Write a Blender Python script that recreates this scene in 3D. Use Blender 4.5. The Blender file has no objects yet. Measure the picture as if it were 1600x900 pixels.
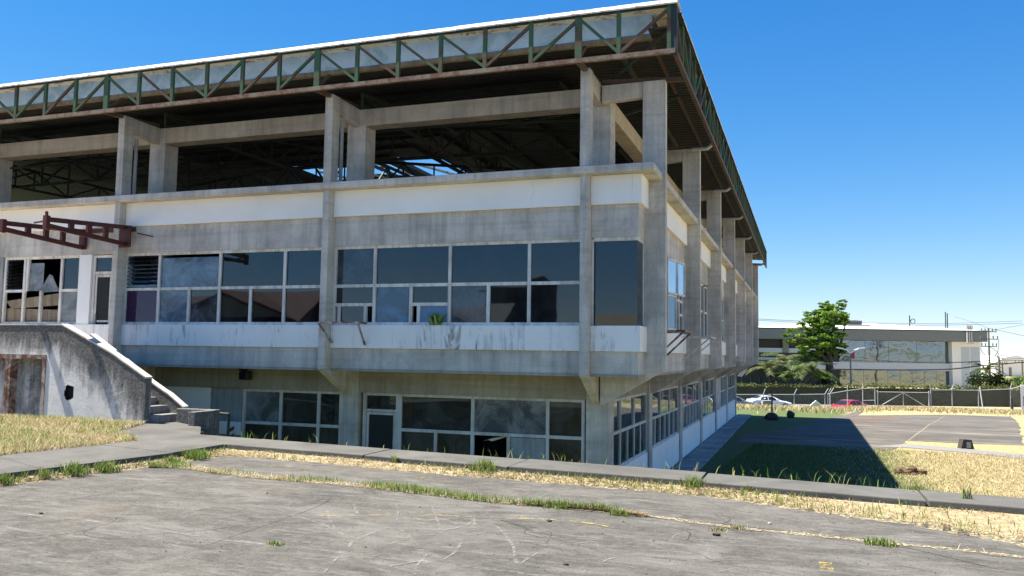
import bpy, bmesh, math, random
import numpy as np
from mathutils import Vector, Matrix

random.seed(7); RNG = np.random.default_rng(11)
scene = bpy.context.scene
COL = scene.collection

# ------------------------------------------------------------------ camera
F_PX = 1300.05; YAW, PITCH, ROLL = math.radians(-19.4001), math.radians(4.5483), math.radians(0.8376)
CAM = Vector((3.0876, -16.4161, 0.0))
FW = Vector((math.sin(YAW)*math.cos(PITCH), math.cos(YAW)*math.cos(PITCH), math.sin(PITCH)))
_r = Vector((math.cos(YAW), -math.sin(YAW), 0)); _u = _r.cross(FW)
RT = _r*math.cos(ROLL) + _u*math.sin(ROLL); UP = -_r*math.sin(ROLL) + _u*math.cos(ROLL)
cd = bpy.data.cameras.new('camera'); cam = bpy.data.objects.new('camera', cd); COL.objects.link(cam)
m = Matrix((RT, UP, -FW)).transposed().to_4x4(); m.translation = CAM
cam.matrix_world = m
cd.sensor_width = 36.0; cd.lens = F_PX/1600*36.0; cd.clip_start = 0.1; cd.clip_end = 6000
scene.camera = cam

def ray(x, y): return FW + RT*((x-800)/F_PX) + UP*((450-y)/F_PX)
def PD(x, y, d): return CAM + ray(x, y)*d               # point at a camera depth
def onZ(x, y, z):
    d = ray(x, y); return CAM + d*((z-CAM.z)/d.z)

# ------------------------------------------------------------------ world and sun
SUN_DIR = Vector((4.76, 0.85, -10.4)).normalized()      # direction of travel
el = math.asin(-SUN_DIR.z); az = math.atan2(-SUN_DIR.x, -SUN_DIR.y)
w = bpy.data.worlds.new('World'); scene.world = w; w.use_nodes = True
nt = w.node_tree; bg = nt.nodes['Background']
sky = nt.nodes.new('ShaderNodeTexSky'); sky.sky_type = 'NISHITA'; sky.sun_disc = False
sky.sun_elevation = el; sky.sun_rotation = az % (2*math.pi)
sky.altitude = 2500; sky.air_density = 1.0; sky.dust_density = 0.0; sky.ozone_density = 5.0
hs = nt.nodes.new('ShaderNodeHueSaturation'); hs.inputs['Saturation'].default_value = 1.30; hs.inputs['Hue'].default_value = .514
nt.links.new(sky.outputs['Color'], hs.inputs['Color'])
def vm(op, a, b_):
    x = nt.nodes.new('ShaderNodeVectorMath'); x.operation = op
    for i, v in enumerate((a, b_)):
        if isinstance(v, (int, float)): x.inputs[i].default_value = (v, v, v)
        else: nt.links.new(v, x.inputs[i])
    return x.outputs[0]
soft = vm('DIVIDE', hs.outputs['Color'], vm('ADD', vm('MULTIPLY', hs.outputs['Color'], 1/5.0), 1.0))   # gentle highlight roll-off near the horizon
nt.links.new(soft, bg.inputs['Color']); bg.inputs['Strength'].default_value = 0.106
sd = bpy.data.lights.new('sun', 'SUN'); sd.energy = 3.8; sd.angle = math.radians(0.5); sd.color = (1.0, 0.94, 0.83)
so = bpy.data.objects.new('sun', sd); COL.objects.link(so); so.location = (-20, -4, 40)
so.rotation_euler = SUN_DIR.to_track_quat('-Z', 'Y').to_euler()
scene.view_settings.view_transform = 'Standard'; scene.view_settings.look = 'None'
scene.view_settings.exposure = 1.85; scene.view_settings.gamma = 1.0
scene.render.resolution_x = 1024; scene.render.resolution_y = 576

# ------------------------------------------------------------------ materials
MATS = {}
class NB:
    """little node helper"""
    def __init__(s, name):
        s.m = bpy.data.materials.new(name); s.m.use_nodes = True; s.t = s.m.node_tree
        s.p = s.t.nodes['Principled BSDF']; s.out = s.t.nodes['Material Output']; MATS[name] = s.m
        s.co = s.n('ShaderNodeTexCoord').outputs['Object']
    def n(s, k, **kw):
        x = s.t.nodes.new(k)
        for a, v in kw.items(): setattr(x, a, v)
        return x
    def l(s, a, b): s.t.links.new(a, b)
    def mp(s, sc=(1,1,1), rot=(0,0,0)):
        x = s.n('ShaderNodeMapping'); x.inputs['Scale'].default_value = sc; x.inputs['Rotation'].default_value = rot
        s.l(s.co, x.inputs['Vector']); return x.outputs[0]
    def noise(s, scale=1, detail=5, rough=.6, vec=None, dist=0):
        x = s.n('ShaderNodeTexNoise'); x.inputs['Scale'].default_value = scale; x.inputs['Detail'].default_value = detail
        x.inputs['Roughness'].default_value = rough; x.inputs['Distortion'].default_value = dist
        s.l(vec if vec is not None else s.co, x.inputs['Vector']); return x.outputs['Fac']
    def ramp(s, fac, stops):
        x = s.n('ShaderNodeValToRGB'); e = x.color_ramp.elements
        while len(e) < len(stops): e.new(.5)
        for i, (p, c) in enumerate(stops):
            e[i].position = p
            e[i].color = (c, c, c, 1) if isinstance(c, (int, float)) else (*c, 1)
        s.l(fac, x.inputs[0]); return x.outputs[0]
    def mix(s, fac, a, b, mode='MIX'):
        x = s.n('ShaderNodeMix', data_type='RGBA', blend_type=mode)
        for v, i in ((fac, 0), (a, 6), (b, 7)):
            if isinstance(v, (int, float)): x.inputs[i].default_value = v if i == 0 else (v, v, v, 1)
            elif isinstance(v, tuple): x.inputs[i].default_value = (*v, 1)
            else: s.l(v, x.inputs[i])
        return x.outputs[2]
    def math(s, op, a, b=0.5, c=None):
        x = s.n('ShaderNodeMath', operation=op)
        for i, v in enumerate((a, b) if c is None else (a, b, c)):
            if isinstance(v, (int, float)): x.inputs[i].default_value = v
            else: s.l(v, x.inputs[i])
        return x.outputs[0]
    def sep(s, vec=None):
        x = s.n('ShaderNodeSeparateXYZ'); s.l(vec if vec is not None else s.co, x.inputs[0]); return x.outputs
    def bump(s, h, strength=.3, dist=.02):
        x = s.n('ShaderNodeBump'); x.inputs['Strength'].default_value = strength; x.inputs['Distance'].default_value = dist
        s.l(h, x.inputs['Height']); s.l(x.outputs[0], s.p.inputs['Normal'])
    def col(s, c):
        if isinstance(c, tuple): s.p.inputs['Base Color'].default_value = (*c, 1)
        else: s.l(c, s.p.inputs['Base Color'])
    def rough(s, r): s.p.inputs['Roughness'].default_value = r

def concrete(name, base, dark=.55, light=1.25, streak=.5, tint=(1, .97, .92)):
    b = NB(name); c = tuple(base*t for t in tint)
    blot = b.ramp(b.noise(.9, 8, .65, dist=.4), [(.3, dark), (.5, .95), (.72, light)])
    st = b.ramp(b.noise(1, 5, .7, b.mp((5.5, 5.5, .28))), [(.28, 1-streak), (.52, 1), (.75, 1+streak*.22)])
    fine = b.ramp(b.noise(38, 3, .7), [(.3, .88), (.7, 1.08)])
    form = b.ramp(b.noise(1, 2, .5, b.mp((.25, .25, 9))), [(.38, .9), (.5, 1.0)])
    x = b.mix(1, b.mix(1, c, blot, 'MULTIPLY'), st, 'MULTIPLY')
    x = b.mix(1, b.mix(1, x, fine, 'MULTIPLY'), form, 'MULTIPLY')
    x = b.mix(b.math('MULTIPLY', b.ramp(b.noise(1, 8, .75, b.mp((1.3, 1.3, .5)), .9), [(.50, 0.0), (.68, 1.0)]), .42), x, tuple(base*t for t in (.46, .39, .29)))
    spot = b.ramp(b.noise(3.1, 7, .75, dist=1), [(.67, 0.0), (.74, 1.0)])
    x = b.mix(b.math('MULTIPLY', spot, .45), x, tuple(base*1.7*t for t in (1, 1, .98)))
    b.col(x); b.rough(.92); b.bump(b.noise(22, 6, .7), .35, .012)
    return b.m
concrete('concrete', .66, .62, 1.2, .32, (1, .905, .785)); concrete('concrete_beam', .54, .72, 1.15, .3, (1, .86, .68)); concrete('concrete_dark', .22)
concrete('concrete_soffit', .42, .75, 1.15, .25, tint=(1, .86, .66))  # tanner than the walls: warm bounce from the ground put into the tint
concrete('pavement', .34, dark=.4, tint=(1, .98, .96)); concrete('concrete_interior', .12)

def painted(name, base, dirt=(.10, .095, .085), amount=.55, zlo=None, zhi=None, drip=.5):
    b = NB(name)
    st = b.noise(1, 6, .75, b.mp((7, 7, .35)), .2); bl = b.noise(1.6, 8, .7, dist=.5)
    k = b.math('MULTIPLY', st, b.math('ADD', bl, .35))
    d = b.ramp(k, [(amount-.13, 0.0), (amount, .45), (amount+.17, 1.0)])
    if zhi is not None:                                    # drips start under the sill or cap
        z = b.sep()[2]
        g = b.n('ShaderNodeMapRange'); g.inputs[1].default_value = zlo; g.inputs[2].default_value = zhi
        b.l(z, g.inputs[0])
        k2 = b.ramp(b.math('MULTIPLY', b.noise(1, 5, .8, b.mp((2.3, 2.3, .35)), .5), b.math('ADD', b.math('MULTIPLY', g.outputs[0], .5), .7)), [(drip, 0.0), (drip+.1, .9)])
        d = b.math('MAXIMUM', d, k2)
    tone = b.ramp(b.noise(.7, 6, .6), [(.3, .93), (.7, 1.04)])
    x = b.mix(1, base, tone, 'MULTIPLY')
    b.col(b.mix(b.math('MULTIPLY', d, .8), x, dirt)); b.rough(.8); b.bump(b.noise(30, 4, .7), .2, .006)
painted('white_paint', (.96, .92, .86), amount=.68)
painted('white_sill_paint', (.95, .90, .84), amount=.60, zlo=.0, zhi=.62, drip=.70)
painted('frame_paint', (.84, .80, .72), dirt=(.25, .2, .15), amount=.48)
painted('beige_panel', (.42, .41, .38), amount=.45); painted('grey_panel', (.36, .37, .37), amount=.5)
painted('door_dark', (.016, .019, .017), dirt=(.05, .05, .04), amount=.6)
painted('beige_board', (.36, .29, .19), dirt=(.12, .08, .05), amount=.4)
painted('pale_steel', (.70, .67, .62), dirt=(.3, .2, .12), amount=.48)
painted('house_wall', (.5, .43, .33), amount=.55); painted('roof_red', (.20, .085, .05), dirt=(.09, .05, .04), amount=.36)
painted('roof_grey', (.16, .15, .14), amount=.5)

def steel(name, base, rust=(.11, .045, .022), amount=.5):
    b = NB(name)
    k = b.ramp(b.noise(3.2, 8, .72, dist=.6), [(amount-.06, 0.0), (amount+.08, 1.0)])
    b.col(b.mix(k, base, b.ramp(b.noise(14, 4, .7), [(.3, tuple(.5*v for v in rust)), (.7, tuple(1.7*v for v in rust))])))
    b.rough(.65); b.bump(b.noise(30, 4, .7), .3, .004)
steel('green_steel', (.05, .115, .05), amount=.54); steel('chord_steel', (.26, .20, .14), (.14, .06, .03), .50)
steel('brown_steel', (.10, .075, .05), amount=.5); steel('red_steel', (.10, .018, .014), (.06, .02, .014), .55)
steel('roof_cap', (.82, .77, .64), (.17, .05, .03), .565); steel('dark_steel', (.028, .04, .032), (.04, .025, .018), .6)
steel('galvanised', (.48, .49, .49), (.3, .25, .2), .72); steel('rusty_frame', (.42, .36, .32), (.12, .045, .025), .47)

b = NB('fascia_panel')                                   # pale sheet with green algae
k = b.ramp(b.noise(1.1, 7, .7, dist=.8), [(.46, 0.0), (.62, .85)]); t = b.ramp(b.noise(2.2, 5, .7), [(.3, .82), (.7, 1.05)])
b.col(b.mix(k, b.mix(1, (.66, .82, .95), t, 'MULTIPLY'), (.20, .34, .22))); b.rough(.7)
tl = b.n('ShaderNodeBsdfTranslucent'); tl.inputs['Color'].default_value = (.62, .74, .76, 1); mx = b.n('ShaderNodeMixShader'); mx.inputs[0].default_value = .42
b.l(b.p.outputs[0], mx.inputs[1]); b.l(tl.outputs[0], mx.inputs[2]); b.l(mx.outputs[0], b.out.inputs[0])
b = NB('roof_deck')
x = b.n('ShaderNodeTexWave', wave_type='BANDS', bands_direction='Y'); x.inputs['Scale'].default_value = 1.6
b.l(b.co, x.inputs['Vector'])
b.col(b.mix(b.ramp(b.noise(1.3, 6, .7), [(.35, 0.0), (.7, 1.0)]), (.024, .024, .024), (.038, .025, .018)))
b.bump(x.outputs['Fac'], 1.0, .06); b.rough(.6)

def glass(name, tint, rough=.02, film=None, famt=.0, dirt=.25, ior=1.75):
    """thin window glass: mirror by Fresnel over a dark tinted see-through body"""
    b = NB(name); b.t.nodes.remove(b.p)
    fr = b.n('ShaderNodeFresnel'); fr.inputs['IOR'].default_value = ior
    gl = b.n('ShaderNodeBsdfGlossy'); gl.inputs['Roughness'].default_value = rough; gl.inputs['Color'].default_value = (.74, .88, 1, 1)
    bp = b.n('ShaderNodeBump'); bp.inputs['Strength'].default_value = .03; bp.inputs['Distance'].default_value = .02
    b.l(b.noise(1.3, 2, .4), bp.inputs['Height']); b.l(bp.outputs[0], gl.inputs['Normal'])
    tr = b.n('ShaderNodeBsdfTransparent'); tr.inputs['Color'].default_value = (*tint, 1)
    df = b.n('ShaderNodeBsdfDiffuse'); df.inputs['Color'].default_value = (*(film or (.32, .32, .30)), 1)
    mx = b.n('ShaderNodeMixShader'); b.l(fr.outputs[0], mx.inputs[0]); b.l(tr.outputs[0], mx.inputs[1]); b.l(gl.outputs[0], mx.inputs[2])
    mx2 = b.n('ShaderNodeMixShader')
    k = b.ramp(b.noise(1.4, 8, .72, dist=.7), [(.42, famt), (.66, min(1, famt+dirt))])
    b.l(k, mx2.inputs[0]); b.l(mx.outputs[0], mx2.inputs[1]); b.l(df.outputs[0], mx2.inputs[2]); b.l(mx2.outputs[0], b.out.inputs[0])
glass('glass_upper', (.10, .13, .17), dirt=.06); glass('glass_dirty', (.10, .13, .17), film=(.30, .34, .38), famt=.05, dirt=.30); glass('glass_corner', (.10, .11, .12), dirt=.04, famt=.02)
glass('glass_lower', (.80, .76, .68), dirt=.18, famt=.03, ior=1.5); glass('glass_blue_film', (.1, .2, .3), film=(.22, .37, .52), famt=.30, dirt=.5, rough=.06)
glass('glass_smeared', (.1, .15, .2), film=(.30, .43, .55), famt=.22, dirt=.65, rough=.08); glass('glass_dusty', (.2, .2, .19), film=(.36, .37, .37), famt=.25, dirt=.65, rough=.1)
glass('glass_purple', (.10, .03, .12), film=(.11, .03, .13), famt=.35, dirt=.1)
glass('glass_sky_reflection', (.2, .3, .45), film=(.34, .55, .8), famt=.45, dirt=.1)  # the blue film colour is a painted reflection of the sky
b = NB('mirror_glass'); b.p.inputs['Metallic'].default_value = 1; b.col((.20, .235, .27)); b.rough(.04)
b.bump(b.noise(.3, 2, .5, dist=.6), .22, .25)

b = NB('mould_wall')                                     # stair wall: white render eaten by black mould from the top
at = b.n('ShaderNodeAttribute', attribute_name='wear').outputs['Fac']
n1 = b.noise(1.5, 9, .75, dist=.7); n2 = b.noise(1, 7, .8, b.mp((6, 6, .7)))
k = b.ramp(b.math('MULTIPLY', b.math('ADD', at, b.math('MULTIPLY', b.math('ADD', n1, n2), .95)), .55), [(.585, 0.0), (.67, .55), (.80, 1.0)])
k = b.math('MULTIPLY', k, b.ramp(b.noise(26, 5, .8), [(.3, .72), (.62, 1.0)]))
b.col(b.mix(k, b.mix(b.ramp(b.noise(2.6, 8, .7), [(.4, 0.0), (.75, .5)]), (.72, .71, .69), (.42, .40, .37)), (.062, .058, .052)))
b.rough(.95); b.bump(b.noise(17, 7, .75), .6, .02)

b = NB('lot_concrete')
blot = b.ramp(b.noise(.55, 9, .70, dist=.6), [(.26, .60), (.5, 1.0), (.76, 1.42)])
blot2 = b.ramp(b.noise(3.2, 8, .78, dist=.5), [(.3, .58), (.5, 1.0), (.72, 1.45)])
grit = b.ramp(b.noise(34, 6, .9), [(.3, .42), (.5, .98), (.72, 1.65)])
x = b.mix(1, b.mix(1, b.mix(1, (.083, .0765, .065), blot, 'MULTIPLY'), blot2, 'MULTIPLY'), grit, 'MULTIPLY')
for (sc_, rz, lo, hi, am, c_) in (((.8, 2.0, 1), .30, .49, .63, .8, (.165, .155, .138)), ((2.2, 6.5, 1), .06, .52, .66, .85, (.185, .175, .158)), ((1.3, 9, 1), -.45, .55, .67, .85, (.20, .19, .172)), ((6, 1.4, 1), .5, .60, .70, .55, (.19, .18, .165))):
    k = b.ramp(b.noise(1, 8, .78, b.mp(sc_, (0, 0, rz)), .9), [(lo, 0.0), (hi, am)])
    x = b.mix(b.math('MULTIPLY', k, b.ramp(b.noise(40, 3, .8), [(.3, .35), (.6, 1.0)])), x, c_)
orange = b.ramp(b.noise(.35, 5, .6), [(.62, 0.0), (.78, .6)])
x = b.mix(b.math('MULTIPLY', orange, b.ramp(b.noise(6, 6, .8), [(.4, 0.0), (.65, .9)])), x, (.17, .11, .06))
b.col(x); b.rough(.95); b.bump(b.noise(45, 6, .8), .9, .014)
b = NB('walk_concrete')
x = b.mix(1, (.10, .096, .086), b.ramp(b.noise(.8, 9, .7, dist=.5), [(.3, .6), (.5, 1), (.72, 1.35)]), 'MULTIPLY')
x = b.mix(1, x, b.ramp(b.noise(60, 3, .8), [(.25, .75), (.75, 1.2)]), 'MULTIPLY')
b.col(x); b.rough(.95); b.bump(b.noise(40, 6, .75), .5, .012)
b = NB('yard_asphalt')
x = b.mix(1, (.088, .078, .064), b.ramp(b.noise(.4, 8, .7), [(.3, .6), (.55, 1.05), (.75, 1.5)]), 'MULTIPLY')
x = b.mix(b.ramp(b.noise(1, 7, .75, b.mp((.16, 1.2, 1), (0, 0, .33)), .5), [(.5, 0.0), (.66, .8)]), x, (.24, .21, .18))
b.col(x); b.rough(.95)
b = NB('road_asphalt'); b.col(b.mix(b.noise(.4, 7, .6), (.14, .135, .13), (.24, .23, .22))); b.rough(.9)

def vcol(name, rough=.8, trans=.0):
    b = NB(name); at = b.n('ShaderNodeAttribute', attribute_name='Col').outputs['Color']; b.col(at); b.rough(rough)
    b.p.inputs['Specular IOR Level'].default_value = .2
    if trans:
        tl = b.n('ShaderNodeBsdfTranslucent'); b.l(at, tl.inputs['Color'])
        mx = b.n('ShaderNodeMixShader'); mx.inputs[0].default_value = trans
        b.l(b.p.outputs[0], mx.inputs[1]); b.l(tl.outputs[0], mx.inputs[2]); b.l(mx.outputs[0], b.out.inputs[0])
vcol('blades', .7, .35); vcol('leaves', .55, .35)
b = NB('yard_grass')                                     # straw far from the building, green close to it
sx = b.sep()
g = b.n('ShaderNodeMapRange'); g.inputs[1].default_value = 4.3; g.inputs[2].default_value = 8.2; b.l(sx[0], g.inputs[0])
k = b.ramp(b.math('ADD', b.math('MULTIPLY', b.noise(.6, 8, .7), .9), b.math('SUBTRACT', g.outputs[0], .45)), [(.30, 0.0), (.62, 1.0)])
straw = b.ramp(b.noise(5, 6, .8), [(.3, (.19, .145, .06)), (.5, (.37, .30, .14)), (.72, (.54, .46, .26))])
green = b.ramp(b.noise(7, 6, .8), [(.3, (.045, .07, .018)), (.7, (.13, .165, .045))])
b.col(b.mix(k, green, straw)); b.rough(1); b.bump(b.noise(16, 6, .8), 1, .06)
b = NB('straw_ground')
b.col(b.ramp(b.noise(11, 8, .85), [(.32, (.10, .065, .04)), (.52, (.31, .245, .14)), (.72, (.54, .46, .29))])); b.rough(1); b.bump(b.noise(30, 6, .8), .6, .008)
b = NB('terrain'); b.col(b.mix(b.noise(.03, 6, .6), (.09, .11, .04), (.2, .17, .08))); b.rough(1)
b = NB('hazy_hill'); b.col(b.mix(b.noise(.012, 6, .6), (.13, .19, .24), (.18, .24, .28))); b.rough(1)  # distance haze is put into the bluish base colour
b = NB('hedge_wall')                                     # creeper-covered wall, dark olive
k = b.noise(5, 8, .8); b.col(b.ramp(k, [(.3, (.022, .026, .014)), (.6, (.06, .062, .03)), (.75, (.10, .085, .04))])); b.rough(1); b.bump(k, 1, .12)
b = NB('yellow_paint')
b.col((.62, .47, .06)); b.rough(.9)
def worn(name, c, lo, hi, sc=9):
    b = NB(name); b.col(c); b.rough(.95)
    tr = b.n('ShaderNodeBsdfTransparent'); mx = b.n('ShaderNodeMixShader')
    b.l(b.ramp(b.noise(sc, 7, .8), [(lo, 0.0), (hi, 1.0)]), mx.inputs[0]); b.l(tr.outputs[0], mx.inputs[1]); b.l(b.p.outputs[0], mx.inputs[2]); b.l(mx.outputs[0], b.out.inputs[0])
worn('worn_yellow', (.48, .38, .07), .47, .66, 11); worn('scratch', (.26, .25, .225), .44, .72, 9); worn('straw_litter', (.5, .41, .23), .47, .60, 22)
worn('black_stain', (.05, .047, .042), .38, .66, 3); worn('rust_stain', (.24, .13, .06), .46, .8, 1.2)
b = NB('chain_link')                                     # woven wire: two diagonal line families, rest open
mpn = b.co; s = b.sep(); u = b.math('ADD', s[0], s[1]);
def fam(sign):
    v = b.math('MULTIPLY', b.math('ADD', u, b.math('MULTIPLY', s[2], sign)), 13)
    return b.math('LESS_THAN', b.math('FRACT', v), .05)
k = b.math('MAXIMUM', fam(1.0), fam(-1.0))
tr = b.n('ShaderNodeBsdfTransparent'); mx = b.n('ShaderNodeMixShader'); b.col((.5, .5, .5)); b.p.inputs['Metallic'].default_value = .4
b.l(k, mx.inputs[0]); b.l(tr.outputs[0], mx.inputs[1]); b.l(b.p.outputs[0], mx.inputs[2]); b.l(mx.outputs[0], b.out.inputs[0])

def plain(name, c, rough=.6, metal=0, coat=0):
    b = NB(name); b.col(b.mix(1, c, b.ramp(b.noise(4, 5, .7), [(.3, .88), (.7, 1.08)]), 'MULTIPLY')); b.rough(rough); b.p.inputs['Metallic'].default_value = metal
    b.p.inputs['Coat Weight'].default_value = coat
plain('car_white', (.72, .72, .74), .3, 0, .8); plain('car_red', (.42, .02, .045), .3, 0, .8); plain('car_grey', (.16, .18, .2), .3, 0, .8)
plain('car_glass', (.012, .013, .016), .12); plain('tyre', (.02, .02, .02), .85); plain('rim', (.42, .42, .43), .35, .8); plain('lamp_red', (.3, .01, .01), .25); plain('lamp_clear', (.7, .7, .68), .15)
plain('bark', (.075, .06, .045), .95); plain('wood_pole', (.13, .11, .09), .9); plain('wire', (.03, .03, .035), .6)
plain('far_white', (.78, .78, .78), .7); plain('far_roof', (.86, .86, .84), .6); plain('far_grey', (.17, .185, .19), .6); plain('far_band', (.46, .51, .58), .5)
plain('far_dark', (.02, .022, .025), .6); plain('blind', (.10, .10, .10), .8); plain('stone_dark', (.06, .052, .045), 1); plain('stone_pale', (.33, .31, .28), 1)
plain('soil', (.11, .07, .04), 1); plain('white_plastic', (.75, .74, .70), .5); plain('black_plastic', (.02, .02, .022), .5); plain('flag_red', (.35, .05, .06), .7)
plain('skin_concrete', (.4, .39, .37), .9); plain('hole', (.03, .028, .025), 1); plain('orange_mark', (.5, .28, .16), .7)

# ------------------------------------------------------------------ mesh helpers
class MB:
    def __init__(s, T=None): s.v = []; s.f = []; s.T = T
    def add(s, vs, fs):
        o = len(s.v)
        s.v += [Vector(s.T(*p)) if s.T else Vector(p) for p in vs]; s.f += [tuple(i+o for i in f) for f in fs]; return s
    def box(s, x0, x1, y0, y1, z0, z1):
        return s.add([(x0,y0,z0),(x1,y0,z0),(x1,y1,z0),(x0,y1,z0),(x0,y0,z1),(x1,y0,z1),(x1,y1,z1),(x0,y1,z1)],
                     [(0,3,2,1),(4,5,6,7),(0,1,5,4),(1,2,6,5),(2,3,7,6),(3,0,4,7)])
    def beam(s, p, q, w, h=None, up=(0, 0, 1)):
        h = h or w; p = Vector(p); q = Vector(q); d = (q-p).normalized(); upv = Vector(up)
        if abs(d.dot(upv)) > .98: upv = Vector((0, 1, 0))
        a = d.cross(upv).normalized()*w/2; c = a.cross(d).normalized()*h/2
        vs = [p-a-c, p+a-c, p+a+c, p-a+c, q-a-c, q+a-c, q+a+c, q-a+c]
        return s.add([tuple(v) for v in vs], [(0,1,2,3),(7,6,5,4),(0,4,5,1),(1,5,6,2),(2,6,7,3),(3,7,4,0)])
    def tube(s, pts, r, n=8, r2=None):
        pts = [Vector(p) for p in pts]; rings = []
        for i, p in enumerate(pts):
            d = (pts[min(i+1, len(pts)-1)] - pts[max(i-1, 0)]).normalized()
            a = d.cross(Vector((0, 0, 1)) if abs(d.z) < .95 else Vector((1, 0, 0))).normalized(); c = d.cross(a)
            rr = r if r2 is None else r + (r2-r)*i/(len(pts)-1)
            rings.append([tuple(p + a*rr*math.cos(2*math.pi*k/n) + c*rr*math.sin(2*math.pi*k/n)) for k in range(n)])
        vs = [v for R in rings for v in R]; fs = []
        for i in range(len(rings)-1):
            for k in range(n): fs.append((i*n+k, i*n+(k+1) % n, (i+1)*n+(k+1) % n, (i+1)*n+k))
        fs += [tuple(range(n-1, -1, -1)), tuple(range((len(rings)-1)*n, len(rings)*n))]
        return s.add(vs, fs)
    def prism(s, poly, axis, a, bb):
        """polygon of 2-D points extruded from a to bb along axis: 'x' -> (y,z), 'y' -> (x,z), 'z' -> (x,y)"""
        def P(p, t): return {'x': (t, p[0], p[1]), 'y': (p[0], t, p[1]), 'z': (p[0], p[1], t)}[axis]
        n = len(poly); vs = [P(p, a) for p in poly] + [P(p, bb) for p in poly]
        return s.add(vs, [tuple(range(n)), tuple(range(2*n-1, n-1, -1))] + [(i, i+n, (i+1) % n + n, (i+1) % n) for i in range(n)])
    def blob(s, c, r, seed=0, n=2, amp=.3):
        bm = bmesh.new(); bmesh.ops.create_icosphere(bm, subdivisions=n, radius=1); rr = random.Random(seed)
        vs = [(c[0]+v.co.x*r[0]*(1+rr.uniform(-amp, amp)), c[1]+v.co.y*r[1]*(1+rr.uniform(-amp, amp)), c[2]+v.co.z*r[2]*(1+rr.uniform(-amp, amp))) for v in bm.verts]
        fs = [tuple(v.index for v in f.verts) for f in bm.faces]; bm.free(); return s.add(vs, fs)
    def build(s, name, mat, parent=None, loc=None, bevel=0, smooth=False, flat=False):
        me = bpy.data.meshes.new(name); o = bpy.data.objects.new(name, me); COL.objects.link(o)
        off = Vector((0, 0, 0))
        if parent is not None:
            off = Vector(world_loc(parent)); o.parent = parent
        elif loc is not None: off = Vector(loc); o.location = off
        o['wl'] = list(off)
        me.from_pydata([tuple(v-off) for v in s.v], [], s.f); me.validate()
        bm = bmesh.new(); bm.from_mesh(me); bmesh.ops.recalc_face_normals(bm, faces=bm.faces); bm.normal_update()
        zs = [v.co.z for v in bm.verts]
        if zs and (max(zs)-min(zs) < .02 or flat): bmesh.ops.reverse_faces(bm, faces=[f for f in bm.faces if f.normal.z < 0])
        bm.to_mesh(me); bm.free()
        me.materials.append(MATS[mat])
        if smooth:
            for p in me.polygons: p.use_smooth = True
        if bevel:
            mo = o.modifiers.new('bevel', 'BEVEL'); mo.width = bevel; mo.segments = 2; mo.limit_method = 'ANGLE'
        return o
def world_loc(o): return o['wl']
def tag(o, label=None, cat=None, group=None, kind=None):
    if label: o['label'] = label
    if cat: o['category'] = cat
    if group: o['group'] = group
    if kind: o['kind'] = kind
    return o
def thing(name, loc, label, cat, group=None):
    o = bpy.data.objects.new(name, None); COL.objects.link(o); o.location = loc; o['wl'] = list(loc); o.empty_display_size = .3
    return tag(o, label, cat, group)
def quick(name, V, Fc, mat, cols=None, parent=None, loc=None):
    """numpy mesh: V (n,3), Fc (m,k) and a colour per face corner's vertex"""
    me = bpy.data.meshes.new(name); o = bpy.data.objects.new(name, me); COL.objects.link(o)
    off = np.array(world_loc(parent) if parent is not None else (loc or (0, 0, 0)), float)
    if parent is not None: o.parent = parent
    elif loc is not None: o.location = loc
    o['wl'] = list(off)
    V = np.asarray(V, np.float32) - off.astype(np.float32); k = Fc.shape[1]
    me.vertices.add(len(V)); me.vertices.foreach_set('co', V.ravel())
    me.loops.add(Fc.size); me.loops.foreach_set('vertex_index', Fc.astype(np.int32).ravel())
    me.polygons.add(len(Fc)); me.polygons.foreach_set('loop_start', np.arange(0, Fc.size, k, dtype=np.int32))
    me.update(calc_edges=True)
    if cols is not None:
        a = me.color_attributes.new('Col', 'FLOAT_COLOR', 'POINT')
        a.data.foreach_set('color', np.concatenate([cols, np.ones((len(cols), 1))], 1).astype(np.float32).ravel())
    me.materials.append(MATS[mat]); return o
def blades(P, H, W, C, lean=.5):
    """bent grass blades: 5 verts each"""
    n = len(P); th = RNG.uniform(0, 2*np.pi, n); d = np.stack([np.cos(th), np.sin(th), 0*th], 1); s = np.stack([-np.sin(th), np.cos(th), 0*th], 1)
    L = (RNG.uniform(.2, 1, n)*lean*H)[:, None]; up = np.array([0, 0, 1.])
    b0 = P - s*W[:, None]/2; b1 = P + s*W[:, None]/2; mid = P + up*(H*.6)[:, None] + d*L*.4
    m0 = mid - s*W[:, None]*.36; m1 = mid + s*W[:, None]*.36; tip = P + up*(H*.95)[:, None] + d*L
    V = np.stack([b0, b1, m0, m1, tip], 1).reshape(-1, 3); o = np.arange(n)*5
    Fc = np.concatenate([np.stack([o, o+1, o+3], 1), np.stack([o, o+3, o+2], 1), np.stack([o+2, o+3, o+4], 1)])
    return V, Fc, np.repeat(C, 5, 0)
def pickcol(n, pal, wts=None, j=.18):
    pal = np.array(pal); i = RNG.choice(len(pal), n, p=wts); return np.clip(pal[i]*RNG.uniform(1-j, 1+j, (n, 1)), 0, 1)
STRAW = [(.50, .43, .27), (.38, .30, .17), (.58, .52, .36), (.22, .15, .08), (.30, .29, .12), (.33, .24, .13)]
GREEN = [(.12, .22, .035), (.18, .27, .05), (.09, .15, .03), (.26, .30, .08)]
def in_poly(P, poly):
    x, y = P[:, 0], P[:, 1]; r = np.zeros(len(P), bool); n = len(poly)
    for i in range(n):
        (x0, y0), (x1, y1) = poly[i], poly[i-1]
        c = ((y0 > y) != (y1 > y)) & (x < (x1-x0)*(y-y0)/((y1-y0) or 1e-9)+x0); r ^= c
    return r
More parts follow.
